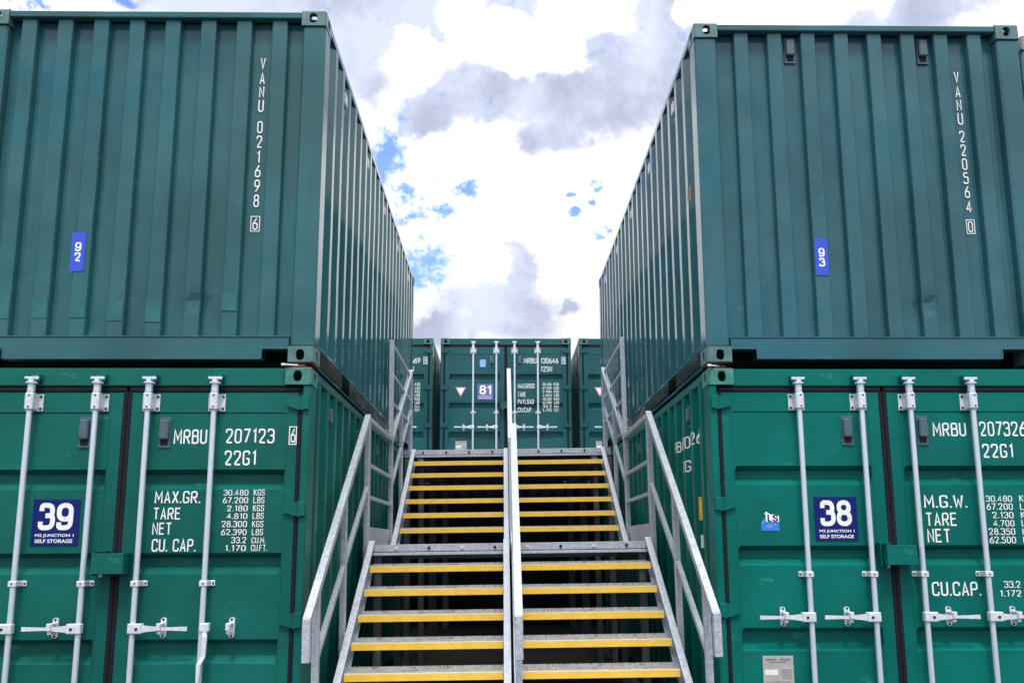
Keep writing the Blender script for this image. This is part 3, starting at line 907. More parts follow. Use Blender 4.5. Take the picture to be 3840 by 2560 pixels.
def warning_triangle(mb, x, z, w, h):
    y = YT
    mb.add(((x - w / 2, y, z + h / 2), (x + w / 2, y, z + h / 2), (x, y, z - h / 2)), ((0, 1, 2),), 0)
    k = 0.66
    zc = z + h / 6
    mb.add(((x - w / 2 * k, y - 0.0008, zc + (h / 3) * k), (x + w / 2 * k, y - 0.0008, zc + (h / 3) * k), (x, y - 0.0008, zc - (2 * h / 3) * k)), ((0, 1, 2),), 1)

def container(loc, rz, label, paint_key, cid, ribs=None, rw=0.106, hw=True, hang=False, group='stacked storage containers'):
    """cid picks the lettering; hw False leaves off the ironwork of doors that face away from the photograph"""
    root = thing('shipping_container', label, 'container', loc, rz, group)
    pm = M[paint_key]; cm = M[paint_key + '_cast']
    for sx in (0, 1):
        for sy in (0, 1):
            for sz in (0, 1):
                o = part('corner_casting', root, 'casting', casting_mesh, [M['teal_l_cast']], cm)
                o.location = (sx * CW, sy * CL, sz * CH)
                o.scale = (1 - 2 * sx, 1 - 2 * sy, 1 - 2 * sz)
    for sx in (0, 1):
        def post_d(mb, sx=sx):       # door-end post
            X = (lambda d: d) if sx == 0 else (lambda d: CW - d)
            a, b = sorted((X(0.003), X(0.060)))
            mb.cbox(a, b, 0.010, 0.170, 0.116, CH - 0.116, 0.010)
        def post_e(mb, sx=sx):       # blank-end post
            X = (lambda d: d) if sx == 0 else (lambda d: CW - d)
            a, b = sorted((X(0.003), X(0.168)))
            mb.cbox(a, b, CL - 0.170, CL - 0.012, 0.116, CH - 0.116, 0.012)
        part('corner_post', root, ('pd', sx), post_d, [pm], pm)
        part('corner_post', root, ('pe', sx), post_e, [pm], pm)
        part('side_wall', root, ('sw', sx), lambda mb, sx=sx: side_wall(mb, sx == 1), [pm], pm)
        def top_rail(mb, sx=sx):
            a, b = (0.004, 0.062) if sx == 0 else (CW - 0.062, CW - 0.004)
            mb.cbox(a, b, 0.175, CL - 0.175, 2.528, 2.584, 0.004)
        part('top_side_rail', root, ('tsr', sx), top_rail, [pm], pm)
        def bot_rail(mb, sx=sx):
            X = (lambda d: d) if sx == 0 else (lambda d: CW - d)
            for a, b, z0, z1 in ((0.010, 0.096, 0.158, 0.167), (0.090, 0.096, 0.022, 0.158), (0.030, 0.096, 0.014, 0.022)):
                x0, x1 = sorted((X(a), X(b)))
                if z1 - z0 > 0.05:      # web, left open at the two fork pockets
                    for y0, y1 in ((0.175, 1.42), (1.76, 3.029 + 1.27), (3.029 + 1.61, CL - 0.175)):
                        mb.box(x0, x1, y0, y1, z0, z1)
                else:
                    mb.box(x0, x1, 0.175, CL - 0.175, z0, z1)
            x0, x1 = sorted((X(0.010), X(0.016)))
            mb.box(x0, x1, 0.175, CL - 0.175, 0.140, 0.158)
        part('bottom_side_rail', root, ('bsr', sx), bot_rail, [pm], pm)
    part('end_wall', root, ('ew', tuple(ribs) if ribs else None), lambda mb: end_wall(mb, ribs or [0.26 + 0.2535 * k for k in range(8)], rw), [pm], pm)
    def end_header(mb):
        mb.cbox(0.176, CW - 0.176, CL - 0.068, CL - 0.006, 2.531, 2.582, 0.006)
    part('end_top_rail', root, 'eh', end_header, [pm], pm)
    def end_sill(mb):
        poly = [(0.176, 0.098), (0.352, 0.098), (0.352, 0.030), (CW - 0.352, 0.030), (CW - 0.352, 0.098), (CW - 0.176, 0.098), (CW - 0.176, 0.180), (0.176, 0.180)]
        mb.prism(poly, CL - 0.080, CL - 0.010)
        mb.cbox(0.176, CW - 0.176, CL - 0.084, CL - 0.004, 0.1805, 0.188, 0.002)
        for x in (0.352, CW - 0.361):
            mb.cbox(x, x + 0.009, CL - 0.06, CL - 0.005, 0.032, 0.096, 0.002)
        for x in (0.178, CW - 0.350):
            mb.cbox(x, x + 0.172, CL - 0.06, CL - 0.005, 0.0985, 0.107, 0.002)
    part('end_sill', root, 'es', end_sill, [pm], pm)
    def roof(mb):
        xs = [(0.06, 2.556)]
        ys = []
        n = 42
        for i in range(n + 1):
            ys.append((0.06 + (CL - 0.12) * i / n, 2.556 + (0.012 if i % 2 else 0.0)))
        v = []
        for y, z in ys:
            v += [(0.06, y, z), (CW - 0.06, y, z)]
        mb.add(v, [(2 * i, 2 * i + 1, 2 * i + 3, 2 * i + 2) for i in range(n)])
    part('roof', root, 'roof', roof, [pm], pm)
    def floor(mb):
        mb.box(0.10, CW - 0.10, 0.10, CL - 0.09, 0.130, 0.156)
        for k in range(12):
            y = 0.3 + k * 0.49
            if 1.40 < y < 1.80 or 4.28 < y < 4.66:
                continue
            mb.box(0.10, CW - 0.10, y, y + 0.05, 0.035, 0.129)
    part('floor', root, 'floor', floor, [M['wood']])
    def header(mb):
        mb.cbox(0.176, CW - 0.176, 0.020, 0.10, 2.466, 2.586, 0.005)
    part('door_header', root, 'dh', header, [pm], pm)
    def sill(mb):
        mb.cbox(0.176, CW - 0.176, 0.016, 0.09, 0.022, 0.118, 0.005)
    part('door_sill', root, 'ds', sill, [pm], pm)
    def seal_fill(mb):
        mb.box(0.0605, CW - 0.0605, 0.100, 0.108, 0.118, 2.466)
    part('gasket', root, 'gfill', seal_fill, [M['rubber']])
    LX = ((0.092, 1.190, 0.166, 1.108), (1.248, 2.346, 1.332, 2.274))
    doors = []
    for i, (x0, x1, a, b) in enumerate(LX):
        d = part('door', root, ('door', i), lambda mb, x0=x0, x1=x1, a=a, b=b: door_leaf(mb, x0, x1, a, b), [pm], pm)
        doors.append(d)
        def gas(mb, i=i, x0=x0, x1=x1):
            mb.cbox(x0 - 0.028, x0 - 0.001, 0.029, 0.050, 0.128, 2.430, 0.004)
            mb.cbox(x1 + 0.001, x1 + 0.028, 0.029, 0.050, 0.128, 2.430, 0.004)
            mb.cbox(x0 - 0.020, x1 + 0.020, 0.027, 0.050, 2.4255, 2.4645, 0.008)
        part('gasket', d, ('gas', i), gas, [M['rubber']])
        for z in (2.350, 1.652, 0.948, 0.28):
            part('hinge', d, ('hinge', i, z), lambda mb, i=i, z=z: hinge(mb, i, z), [pm], pm)
        if not hw:
            continue
        for x in RODS[2 * i:2 * i + 2]:
            last = x == RODS[3]
            part('lock_rod', d, ('rod', x), lambda mb, x=x: lock_rod(mb, x), [M['zinc']])
            part('rod_bearing', d, ('rbig', x), lambda mb, x=x: rod_bearing(mb, x, 2.352, True), [M['zinc_hi'], M['black']])
            for z in (1.182, 0.42):
                part('rod_bearing', d, ('rsm', x, z), lambda mb, x=x, z=z: rod_bearing(mb, x, z, False), [M['zinc_hi'], M['black']])
            s_ = -1 if i == 0 else 1
            if hang and last:
                part('lock_handle', d, ('hang', x), lambda mb, x=x: hanging_handle(mb, x, s_), [M['zinc_hi'], M['black']])
            else:
                part('lock_handle', d, ('hand', x), lambda mb, x=x: lock_handle(mb, x, s_), [M['zinc_hi'], M['black']])
            part('handle_latch', d, ('latch', x), lambda mb, x=x: handle_latch(mb, x + s_ * 0.172), [M['zinc_hi'], M['black']])
            for top in (True, False):
                part('cam_keeper', root, ('keep', x, top), lambda mb, x=x, top=top: cam_keeper(mb, x, top), [pm], pm)
        xv = 0.955 if i == 0 else 1.478
        part('vent', d, ('vent', i), lambda mb, xv=xv: vent_box(mb, xv, 0.0335, 2.155), [M['vent'], M['black']])
    if hw:
        part('lock_box', doors[1], 'lbox', lock_box, [pm, M['zinc_hi']], pm)
        part('data_plate', doors[0], 'dplate', lambda mb: data_plate(mb, 0.292, 0.496, 0.36, 0.652), [M['plate'], M['plate_dk'], M['paper']])
    # side ventilators
    for sx in (0, 1):
        for y in (0.72, 1.86, 2.98, 4.10, 5.22):
            def sv(mb, sx=sx, y=y):
                if sx == 0:
                    vent_box(mb, 0, 0, 0, 0.11, 0.16, lambda a, d_, b: (0.036 + d_ * 0.9, y + a, 2.36 + b))
                else:
                    vent_box(mb, 0, 0, 0, 0.11, 0.16, lambda a, d_, b: (CW - 0.036 - d_ * 0.9, y + a, 2.36 + b))
            part('vent', root, ('sv', sx, y), sv, [M['vent_lt'] if cid in ('92', '93') else M['vent'], M['black']], M['vent_lt'] if cid in ('92', '93') else M['vent'])
    return root, doors

def mark(parent, name, build, mats=None):
    return part(name, parent, None, build, mats or [M['white']])

# ------------------------------------------------------------------ left stack
ROW = 'stacked storage containers'
c39, d39 = container((-CW, 0, 0), 0, 'green container numbered 39 with closed doors, at ground level left of the stairs', 'green_l', '39', hang=True)
mark(d39[0], 'number_sticker', lambda mb: number_sticker(mb, '39', 0.660, 0.962, 1.420, 1.717), [M['navy'], M['white']])
def word(parent, name, key, x0, x1, z0, z1):
    return mark(parent, name, lambda mb: flat_text(mb, (key, B0), x0, x1, z0, z1, YT))
def box_mark(parent, x0, x1, z0, z1):
    return mark(parent, 'check_digit_box', lambda mb: boxed(mb, x0, x1, z0, z1, YT))
def table(parent, rows, z0s, h, xr, xu0, xu1, left):
    for (num, unit), z, xl, u1 in zip(rows, z0s, left, xu1):
        word(parent, 'weight_figure', num, xl, xr, z, z + h)
        word(parent, 'weight_unit', unit, xu0, u1, z, z + h)
word(d39[1], 'owner_code', 'MRBU', 1.538, 1.756, 2.079, 2.183)
word(d39[1], 'serial_number', '207123', 1.878, 2.200, 2.083, 2.187)
word(d39[1], 'check_digit', '6', 2.306, 2.342 - 0.004, 2.088, 2.182)
box_mark(d39[1], 2.294, 2.3455, 2.074, 2.196)
word(d39[1], 'size_code', '22G1', 1.878, 2.083, 1.938, 2.042)
for k_, a_ in (('MAX.GR.', (1.440, 1.736, 1.691, 1.776)), ('TARE', (1.440, 1.610, 1.586, 1.669)), ('NET', (1.437, 1.558, 1.486, 1.570)), ('CU. CAP.', (1.440, 1.723, 1.381, 1.468))):
    word(d39[1], 'weight_caption', k_, *a_)
table(d39[1], (('30.480', 'KGS'), ('67.200', 'LBS'), ('2.180', 'KGS'), ('4.810', 'LBS'), ('28.300', 'KGS'), ('62.390', 'LBS'), ('33.2', 'CU.M.'), ('1.170', 'CU.FT.')),
      [1.741, 1.691, 1.639, 1.589, 1.537, 1.485, 1.434, 1.384], 0.040, 2.046, 2.080, [2.152] * 6 + [2.170, 2.183],
      [1.885, 1.882, 1.912, 1.912, 1.882, 1.882, 1.950, 1.914])

RIB_L = [0.362 - 0.106 + 0.2557 * k for k in range(8)]
RIB_R = [0.308 + 0.2505 * k for k in range(8)]
c92, d92 = container((0.004, CL + 0.025, 2.622), pi, 'teal container numbered 92 with ribbed end facing out, stacked left of the stairs', 'teal_l', '92', ribs=RIB_L, hw=False)
EV = lambda x, d, z: (CW - x, CL - d, z)         # end wall, seen from outside
def stacked_text(mb, chars, xc, wmax=0.050, d=0.0805):
    for s, z0, z1 in chars:
        ar = TXT[(s, B0)][2]
        w = min(wmax, ar * (z1 - z0) * 0.80)
        mb.text((s, B0), lambda u, w_, l, z0=z0, z1=z1, w=w: EV(xc + (u - 0.5) * w, d - 0.0004 * l, z0 + (z1 - z0) * w_))
def column(word, top, pitch, h):
    return [(c, top - pitch * i - h, top - pitch * i) for i, c in enumerate(word)]
def frame_box(mb, x0, x1, z0, z1, d, t=0.006):
    for a, b, c, e in ((x0, x1, z0, z0 + t), (x0, x1, z1 - t, z1), (x0, x0 + t, z0 + t, z1 - t), (x1 - t, x1, z0 + t, z1 - t)):
        p = [EV(a, d, c), EV(b, d, c), EV(b, d, e), EV(a, d, e)]
        mb.quad(*p)
def column_marks(root, xc, owner, o_top, op, oh, serial, s_top, sp, sh, chk, c0, c1, bx0, bx1, bz0, bz1):
    mark(root, 'owner_code', lambda mb: stacked_text(mb, column(owner, o_top, op, oh), xc))
    mark(root, 'serial_number', lambda mb: stacked_text(mb, column(serial, s_top, sp, sh), xc))
    mark(root, 'check_digit', lambda mb: stacked_text(mb, [(chk, c0, c1)], xc))
    mark(root, 'check_digit_box', lambda mb: frame_box(mb, bx0, bx1, bz0, bz1, 0.0803))
column_marks(c92, 1.976, 'VANU', 2.265, 0.1085, 0.092, '021698', 1.779, 0.1105, 0.094, '6', 0.966, 1.054, 1.943, 2.009, 0.953, 1.067)
def end_sticker(mb, digits, x0, x1, z0, z1):
    d = 0.0255
    mb.box(CW - x1, CW - x0, CL - 0.0275, CL - d, z0, z1, 0)
    xc = (x0 + x1) / 2
    h = 0.066
    for i, c in enumerate(digits):
        zt = z1 - 0.072 - i * 0.073
        w = h * TXT[(c, B2)][2] * 1.08
        mb.text((c, B2), lambda u, w_, l, zt=zt, w=w: EV(xc + (u - 0.5) * w, d - 0.0020 - 0.0004 * l, zt - h + h * w_), 1)
mark(c92, 'number_sticker', lambda mb: end_sticker(mb, '92', 0.746, 0.842, 0.646, 0.924), [M['blue'], M['white']])
for k, (z0, z1) in ((0, (0.31, 0.46)), (1, (0.315, 0.455)), (2, (0.32, 0.45)), (3, (0.30, 0.44)), (4, (0.29, 0.43)), (6, (0.37, 0.49))):
    r = RIB_L[k]
    mark(c92, 'repaint_patch', lambda mb: mb.box(CW - r - 0.104, CW - r - 0.002, CL - 0.0275, CL - 0.0262, z0, z1), [M['patch']])

# ------------------------------------------------------------------ right stack
RX, RYF, RZ0 = 2.694, 0.2, 0.04
c38, d38 = container((RX, RYF, RZ0), 0, 'green container numbered 38 with closed doors, at ground level right of the stairs', 'green_r', '38')
mark(d38[0], 'number_sticker', lambda mb: number_sticker(mb, '38', 0.696, 0.987, 1.402, 1.698), [M['navy'], M['white']])
mark(d38[0], 'logo_sticker', lambda mb: logo_sticker(mb, 0.328, 0.452, 1.470, 1.606), [M['sky_blue'], M['white'], M['navy'], M['pale_blue']])
word(d38[1], 'owner_code', 'MRBU', 1.553, 1.786, 2.115, 2.217)
word(d38[1], 'serial_number', '207326', 1.880, 2.205, 2.115, 2.219)
word(d38[1], 'size_code', '22G1', 1.886, 2.098, 1.965, 2.068)
for k_, a_ in (('M.G.W.', (1.451, 1.748, 1.617, 1.716)), ('TARE', (1.458, 1.664, 1.501, 1.598)), ('NET', (1.457, 1.610, 1.386, 1.486)), ('CU.CAP.', (1.459, 1.790, 1.036, 1.136))):
    word(d38[1], 'weight_caption', k_, *a_)
table(d38[1], (('30.480', 'KGS'), ('67.200', 'LBS'), ('2.130', 'KGS'), ('4.700', 'LBS'), ('28.350', 'KGS'), ('62.500', 'LBS'), ('33.2', 'CU.M.'), ('1.172', 'CU.FT.')),
      [1.664, 1.609, 1.552, 1.497, 1.440, 1.384, 1.088, 1.030], 0.045, 2.060, 2.110, [2.205] * 6 + [2.215, 2.230],
      [1.880, 1.880, 1.914, 1.914, 1.880, 1.880, 1.950, 1.918])
# number on the ribbed left side, wrapped over the ribs
def side_text(parent, name, runs):
    mb = MB()
    for key, ya, yb, z0, z1 in runs:            # read from far (ya) to near (yb)
        mb.text(key, lambda u, w, l: (-0.0006 * l, ya + (yb - ya) * u, z0 + (z1 - z0) * w))
    me = mb.mesh(name, [M['white']])
    bm = bmesh.new(); bm.from_mesh(me)
    for y, d in PROF:
        if 0.3 < y < 1.8:
            bmesh.ops.bisect_plane(bm, geom=bm.verts[:] + bm.edges[:] + bm.faces[:], plane_co=(0, y, 0), plane_no=(0, 1, 0))
    for v in bm.verts:
        v.co.x = prof_depth(v.co.y) - 0.0025 + v.co.x
    bm.to_mesh(me); bm.free()
    o = bpy.data.objects.new(name, me)
    COL.objects.link(o)
    o.parent = parent
for nm, kk, ya, yb, z0_, z1_ in (('owner_code', 'MRBU', 1.25, 0.99, 2.118, 2.215), ('serial_number', '207326', 0.91, 0.44, 2.118, 2.215),
                                ('check_digit', '1', 0.36, 0.33, 2.118, 2.215), ('size_code', '22G1', 1.02, 0.70, 1.935, 2.032)):
    side_text(c38, nm, [((kk, B0), ya, yb, z0_, z1_)])
def caution(mb):
    y0, y1 = 0.4420, 0.5060
    f = lambda y: prof_depth(y) - 0.003
    mb.add([(f(y0), y0, 1.555), (f(y1), y1, 1.555), (f(y1), y1, 1.725), (f(y0), y0, 1.725)], ((0, 1, 2, 3),), 0)
    for k in range(4):
        z = 1.575 + 0.040 * k
        mb.add([(f(y0 + .015) - 0.002, y0 + 0.015, z), (f(y1 - .02) - 0.002, y1 - 0.02, z), (f(y1 - .02) - 0.002, y1 - 0.02, z + 0.018), (f(y0 + .015) - 0.002, y0 + 0.015, z + 0.018)], ((0, 1, 2, 3),), 1)
mark(c38, 'caution_sticker', caution, [M['caution'], M['black']])
def side_label(mb):
    f = lambda y: prof_depth(y) - 0.003
    y0, y1 = 0.4450, 0.4980
    mb.add([(f(y0), y0, 1.355), (f(y1), y1, 1.355), (f(y1), y1, 1.448), (f(y0), y0, 1.448)], ((0, 1, 2, 3),), 0)
mark(c38, 'white_sticker', side_label)

c93, d93 = container((RX - 0.004 + CW, RYF + CL, RZ0 + 2.626), pi, 'teal container numbered 93 with ribbed end and two vents, stacked right of the stairs', 'teal_r', '93', ribs=RIB_R, rw=0.104, hw=False)
column_marks(c93, 1.984, 'VANU', 2.251, 0.1105, 0.094, '220564', 1.778, 0.1085, 0.092, '0', 0.988, 1.074, 1.953, 2.017, 0.976, 1.086)
mark(c93, 'number_sticker', lambda mb: end_sticker(mb, '93', 0.812, 0.905, 0.643, 0.917), [M['blue'], M['white']])
for xv in (0.735, 1.738):
    mark(c93, 'vent', lambda mb: vent_box(mb, 0, 0, 0, 0.082, 0.205, lambda a, d_, b: EV(xv + a, 0.0795 + d_, 2.412 + b)), [M['vent'], M['black']])
def sidelab(mb, y0, y1, z0, z1):
    # world left side of the turned container is its local right side
    f = lambda y: CW - prof_depth(y) + 0.003
    mb.add([(f(y0), y0, z0), (f(y1), y1, z0), (f(y1), y1, z1), (f(y0), y0, z1)], ((0, 1, 2, 3),), 0)
mark(c93, 'orange_sticker', lambda mb: sidelab(mb, CL - 0.42, CL - 0.36, 1.35, 1.47), [M['orange']])
mark(c93, 'blue_sticker', lambda mb: sidelab(mb, CL - 1.83, CL - 1.76, 2.28, 2.44), [M['blue']])

container((5.205, 0.30, 0.02), 0, 'green container at ground level beside container 38, farthest to the right', 'green_r', '', hw=True)
container((5.205 + CW, 0.30 + CL, 2.646), pi, 'faded container beyond container 93, only its pale corner in view at the far right', 'fade', '', hw=False)

# ------------------------------------------------------------------ back row
BX, BY, BZ = 0.123, 9.58, 2.64
def back_marks(root, doors, idn, chk, size, sticker):
    D = doors[1]
    word(D, 'owner_code', 'MRBU', 1.555, 1.790, 2.112, 2.222)
    word(D, 'serial_number', idn, 1.872, 2.196, 2.112, 2.222)
    word(D, 'check_digit', chk, 2.272, 2.318, 2.112, 2.222)
    box_mark(D, 2.258, 2.334, 2.098, 2.236)
    word(D, 'size_code', size, 1.872, 2.082, 1.952, 2.062)
    for k_, z, x1 in (('MAX.GROSS', 1.640, 1.755), ('TARE', 1.480, 1.585), ('PAYLOAD', 1.345, 1.735), ('CU.CAP.', 1.190, 1.705)):
        word(D, 'weight_caption', k_, 1.440, x1, z, z + 0.095)
    table(D, (('30.480', 'KGS'), ('67.200', 'LBS'), ('2.180', 'KGS'), ('4.810', 'LBS'), ('28.300', 'KGS'), ('62.390', 'LBS'), ('33.2', 'CU.M.'), ('1.170', 'CU.FT.')),
          [1.692 - 0.070 * k for k in range(8)], 0.052, 2.065, 2.110, [2.205] * 8, [1.90] * 8)
    mark(doors[0], 'warning_triangle', lambda mb: warning_triangle(mb, 0.381, 1.571, 0.204, 0.182), [M['pink'], M['white']])
    if sticker:
        mark(doors[0], 'number_sticker', lambda mb: number_sticker(mb, sticker, 0.690, 0.985, 1.425, 1.722), [M['lilac'], M['white']])
        mark(doors[0], 'blue_sticker', lambda mb: mb.box(0.734, 0.844, YT, YT + 0.001, 2.045, 2.185), [M['pale_blue']])
c81, d81 = container((BX, BY, BZ), 0, 'teal container numbered 81 on the upper level, straight ahead at the top of the stairs', 'teal_b', '81')
back_marks(c81, d81, '130646', '8', '125N', '81')
cbl, dbl = container((BX - 2.577, BY, BZ), 0, 'teal container on the upper level left of container 81, mostly hidden behind container 92', 'teal_b', '')
back_marks(cbl, dbl, '120669', '8', '125N', None)
cbr, dbr = container((BX + 2.585, BY, BZ), 0, 'teal container on the upper level right of container 81, mostly hidden behind container 93', 'teal_b', '')
back_marks(cbr, dbr, '130646', '0', '125N', None)
container((BX + CW, BY + CL, 0.03), pi, 'shade-darkened container at ground level under container 81, seen between the stair treads', 'navy_d', '', hw=False)
container((BX - 2.577 + CW, BY + CL, 0.03), pi, 'shade-darkened ground level container behind the left side of the stairs', 'navy_d', '', hw=False)
container((BX + 2.585 + CW, BY + CL, 0.03), pi, 'shade-darkened ground level container behind the right side of the stairs', 'navy_d', '', hw=False)

# ------------------------------------------------------------------ twist locks between the stacked boxes
def twist_lock(loc, flip, label):   # one at each front corner facing the stairs
    t = thing('twist_lock', label, 'twist lock', loc, 0, 'twist locks between stacked containers')
    part('lock_body', t, ('tl', 0), lambda mb: (mb.cyl((0, 0, 0.002), (0, 0, 0.028), 0.052, n=14), mb.cbox(-0.04, 0.04, -0.062, 0.062, 0.006, 0.024, 0.004)), [M['rusty']])
    part('lever', t, ('tl', 1, flip), lambda mb: (mb.cyl((0, -0.05, 0.018), (flip * 0.085, -0.118, 0.010), 0.0065, n=8), mb.cbox(flip * 0.09 - 0.014, flip * 0.09 + 0.014, -0.128, -0.108, 0.002, 0.018, 0.003)), [M['zinc_hi']])
    return t
twist_lock((-0.095, 0.095, 2.592), -1, 'rusty twist lock with pale lever, at the container corner left of the stairs')
twist_lock((RX + 0.095, RYF + 0.095, RZ0 + 2.592), -1, 'rusty twist lock with pale lever, at the container corner right of the stairs')

# ------------------------------------------------------------------ staircase (local origin: front edge of the landing, middle of the width)
PSI, RHO = -0.0076, 0.0118
stair = thing('steel_staircase', 'galvanised double staircase with yellow tread edges, between the two container stacks', 'staircase', (1.334, 1.788, 1.435))
stair.rotation_euler = (0, RHO * -1.0, PSI)
G1, R1 = 0.257, 0.1757
G2, R2 = 0.252, 0.167
DL = 1.61
HWD = 1.16
def nosing_mesh(mb, x0, x1):
    mb.cbox(x0, x1, 0.0, 0.005, -0.051, 0.0, 0.0012)
    mb.box(x0, x1, 0.005, 0.034, -0.005, -0.0008)
def grating_mesh(mb, x0, x1, y0, y1):
    n = int((y1 - y0) / 0.030)
    for i in range(n + 1):
        y = y0 + (y1 - y0) * i / n
        mb.box(x0, x1, y - 0.002, y + 0.002, -0.030, -0.003)
    k = int((x1 - x0) / 0.050)
    for i in range(k + 1):
        x = x0 + (x1 - x0) * i / k
        mb.box(x - 0.0035, x + 0.0035, y0, y1, -0.014, -0.0015)
    mb.box(x0, x1, y0, y1, -0.016, -0.0125)
    if y1 < 0.5:
        mb.box(x0, x1, y1 + 0.001, y1 + 0.005, -0.03, 0.014)
    mb.box(x0, x0 + 0.004, y0, y1, -0.034, -0.002); mb.box(x1 - 0.004, x1, y0, y1, -0.034, -0.002)
HALVES = ((-HWD, -0.060), (0.066, HWD))
def add_tread(y, z, half):
    x0, x1 = HALVES[half]
    t = part('tread', stair, ('tread', half), lambda mb: grating_mesh(mb, x0, x1, 0.036, 0.245), [M['tread']])
    t.location = (0, y, z)
    part('nosing', t, ('nosing', half), lambda mb: nosing_mesh(mb, x0, x1), [M['yellow']])
for k in range(1, 8):
    for h in (0, 1):
        add_tread(-G1 * k, -R1 * k, h)
for j in range(1, 7):
    for h in (0, 1):
        add_tread(DL + G2 * (j - 1), R2 * j, h)
# stringers
def stringer(mb, x, s_, ya, za, yb, zb, h=0.21):
    a, b = sorted((x, x + s_ * 0.007))
    mb.slope(a, b, ya, za, yb, zb, h)
    a, b = sorted((x + s_ * 0.0072, x + s_ * 0.050))
    mb.slope(a, b, ya, za, yb, zb, 0.009)
    mb.slope(a, b, ya, za - h + 0.009, yb, zb - h + 0.009, 0.009)
sl1, sl2 = R1 / G1, R2 / G2
LOW = (-8.05 * G1, -8.05 * R1 + 0.035, 0.0, 0.035)
UPP = (DL - 0.10, R2 * 0.75, DL + 6 * G2 + 0.02, R2 * 7 + 0.02)
for ya, za, yb, zb in (LOW, (DL - 0.30, 0.0, DL + 6 * G2 + 0.0, R2 * 7 + 0.015)):
    for x, s_ in ((-HWD - 0.052, 1), (-0.007, -1), (0.013, 1), (HWD + 0.052, -1)):
        part('stringer', stair, None, lambda mb: stringer(mb, x, s_, ya, za, yb, zb), [M['galv']])
# landing
part('landing_deck', stair, None, lambda mb: (grating_mesh(mb, -1.20, 1.20, 0.012, DL - 0.01), mb.box(-1.20, 1.20, 0.012, DL - 0.01, -0.045, -0.040)), [M['galv_dull']])
def fascia(mb, x0, x1, z=0.0):
    mb.cbox(x0, x1, -0.004, 0.008, z - 0.060, z, 0.0015)
    mb.cbox(x0, x1, 0.010, 0.050, z - 0.072, z - 0.064, 0.001)
    mb.cbox(x0, x1, -0.014, 0.004, z - 0.092, z - 0.068, 0.002)
for a, b in ((-1.205, -0.012), (0.010, 1.205)):
    part('landing_beam', stair, None, lambda mb: fascia(mb, a, b), [M['galv']])
for i in range(8):
    x = -0.98 + 0.283 * i
    part('bolt', stair, ('bolt', i % 2), lambda mb: mb.cyl((0, 0.0, 0), (0, -0.012, 0), 0.013, n=8), [M['black'] if i % 3 else M['zinc_hi']]).location = (x, -0.004, -0.032)
for s_ in (-1, 1):
    part('landing_side_beam', stair, None, lambda mb: mb.cbox(*sorted((s_ * 1.206, s_ * 1.228)), -0.02, DL + 0.02, -0.17, -0.002, 0.002), [M['galv']])
part('landing_back_beam', stair, None, lambda mb: mb.cbox(-1.20, 1.20, DL - 0.008, DL + 0.010, -0.15, -0.006, 0.002), [M['galv_dull']])
# legs under the landing and the top
Z_G = -1.425
for s_ in (-1, 1):
    for x, y, zt in ((1.15, 0.12, -0.075), (1.16, 1.50, -0.05), (1.25, 3.02, 1.04), (1.09, 3.12, 1.04)):
        part('leg', stair, None, lambda mb: mb.cbox(s_ * x - 0.034, s_ * x + 0.034, y - 0.034, y + 0.034, Z_G + s_ * -0.0 - 0.02, zt, 0.004), [M['galv_shade']])
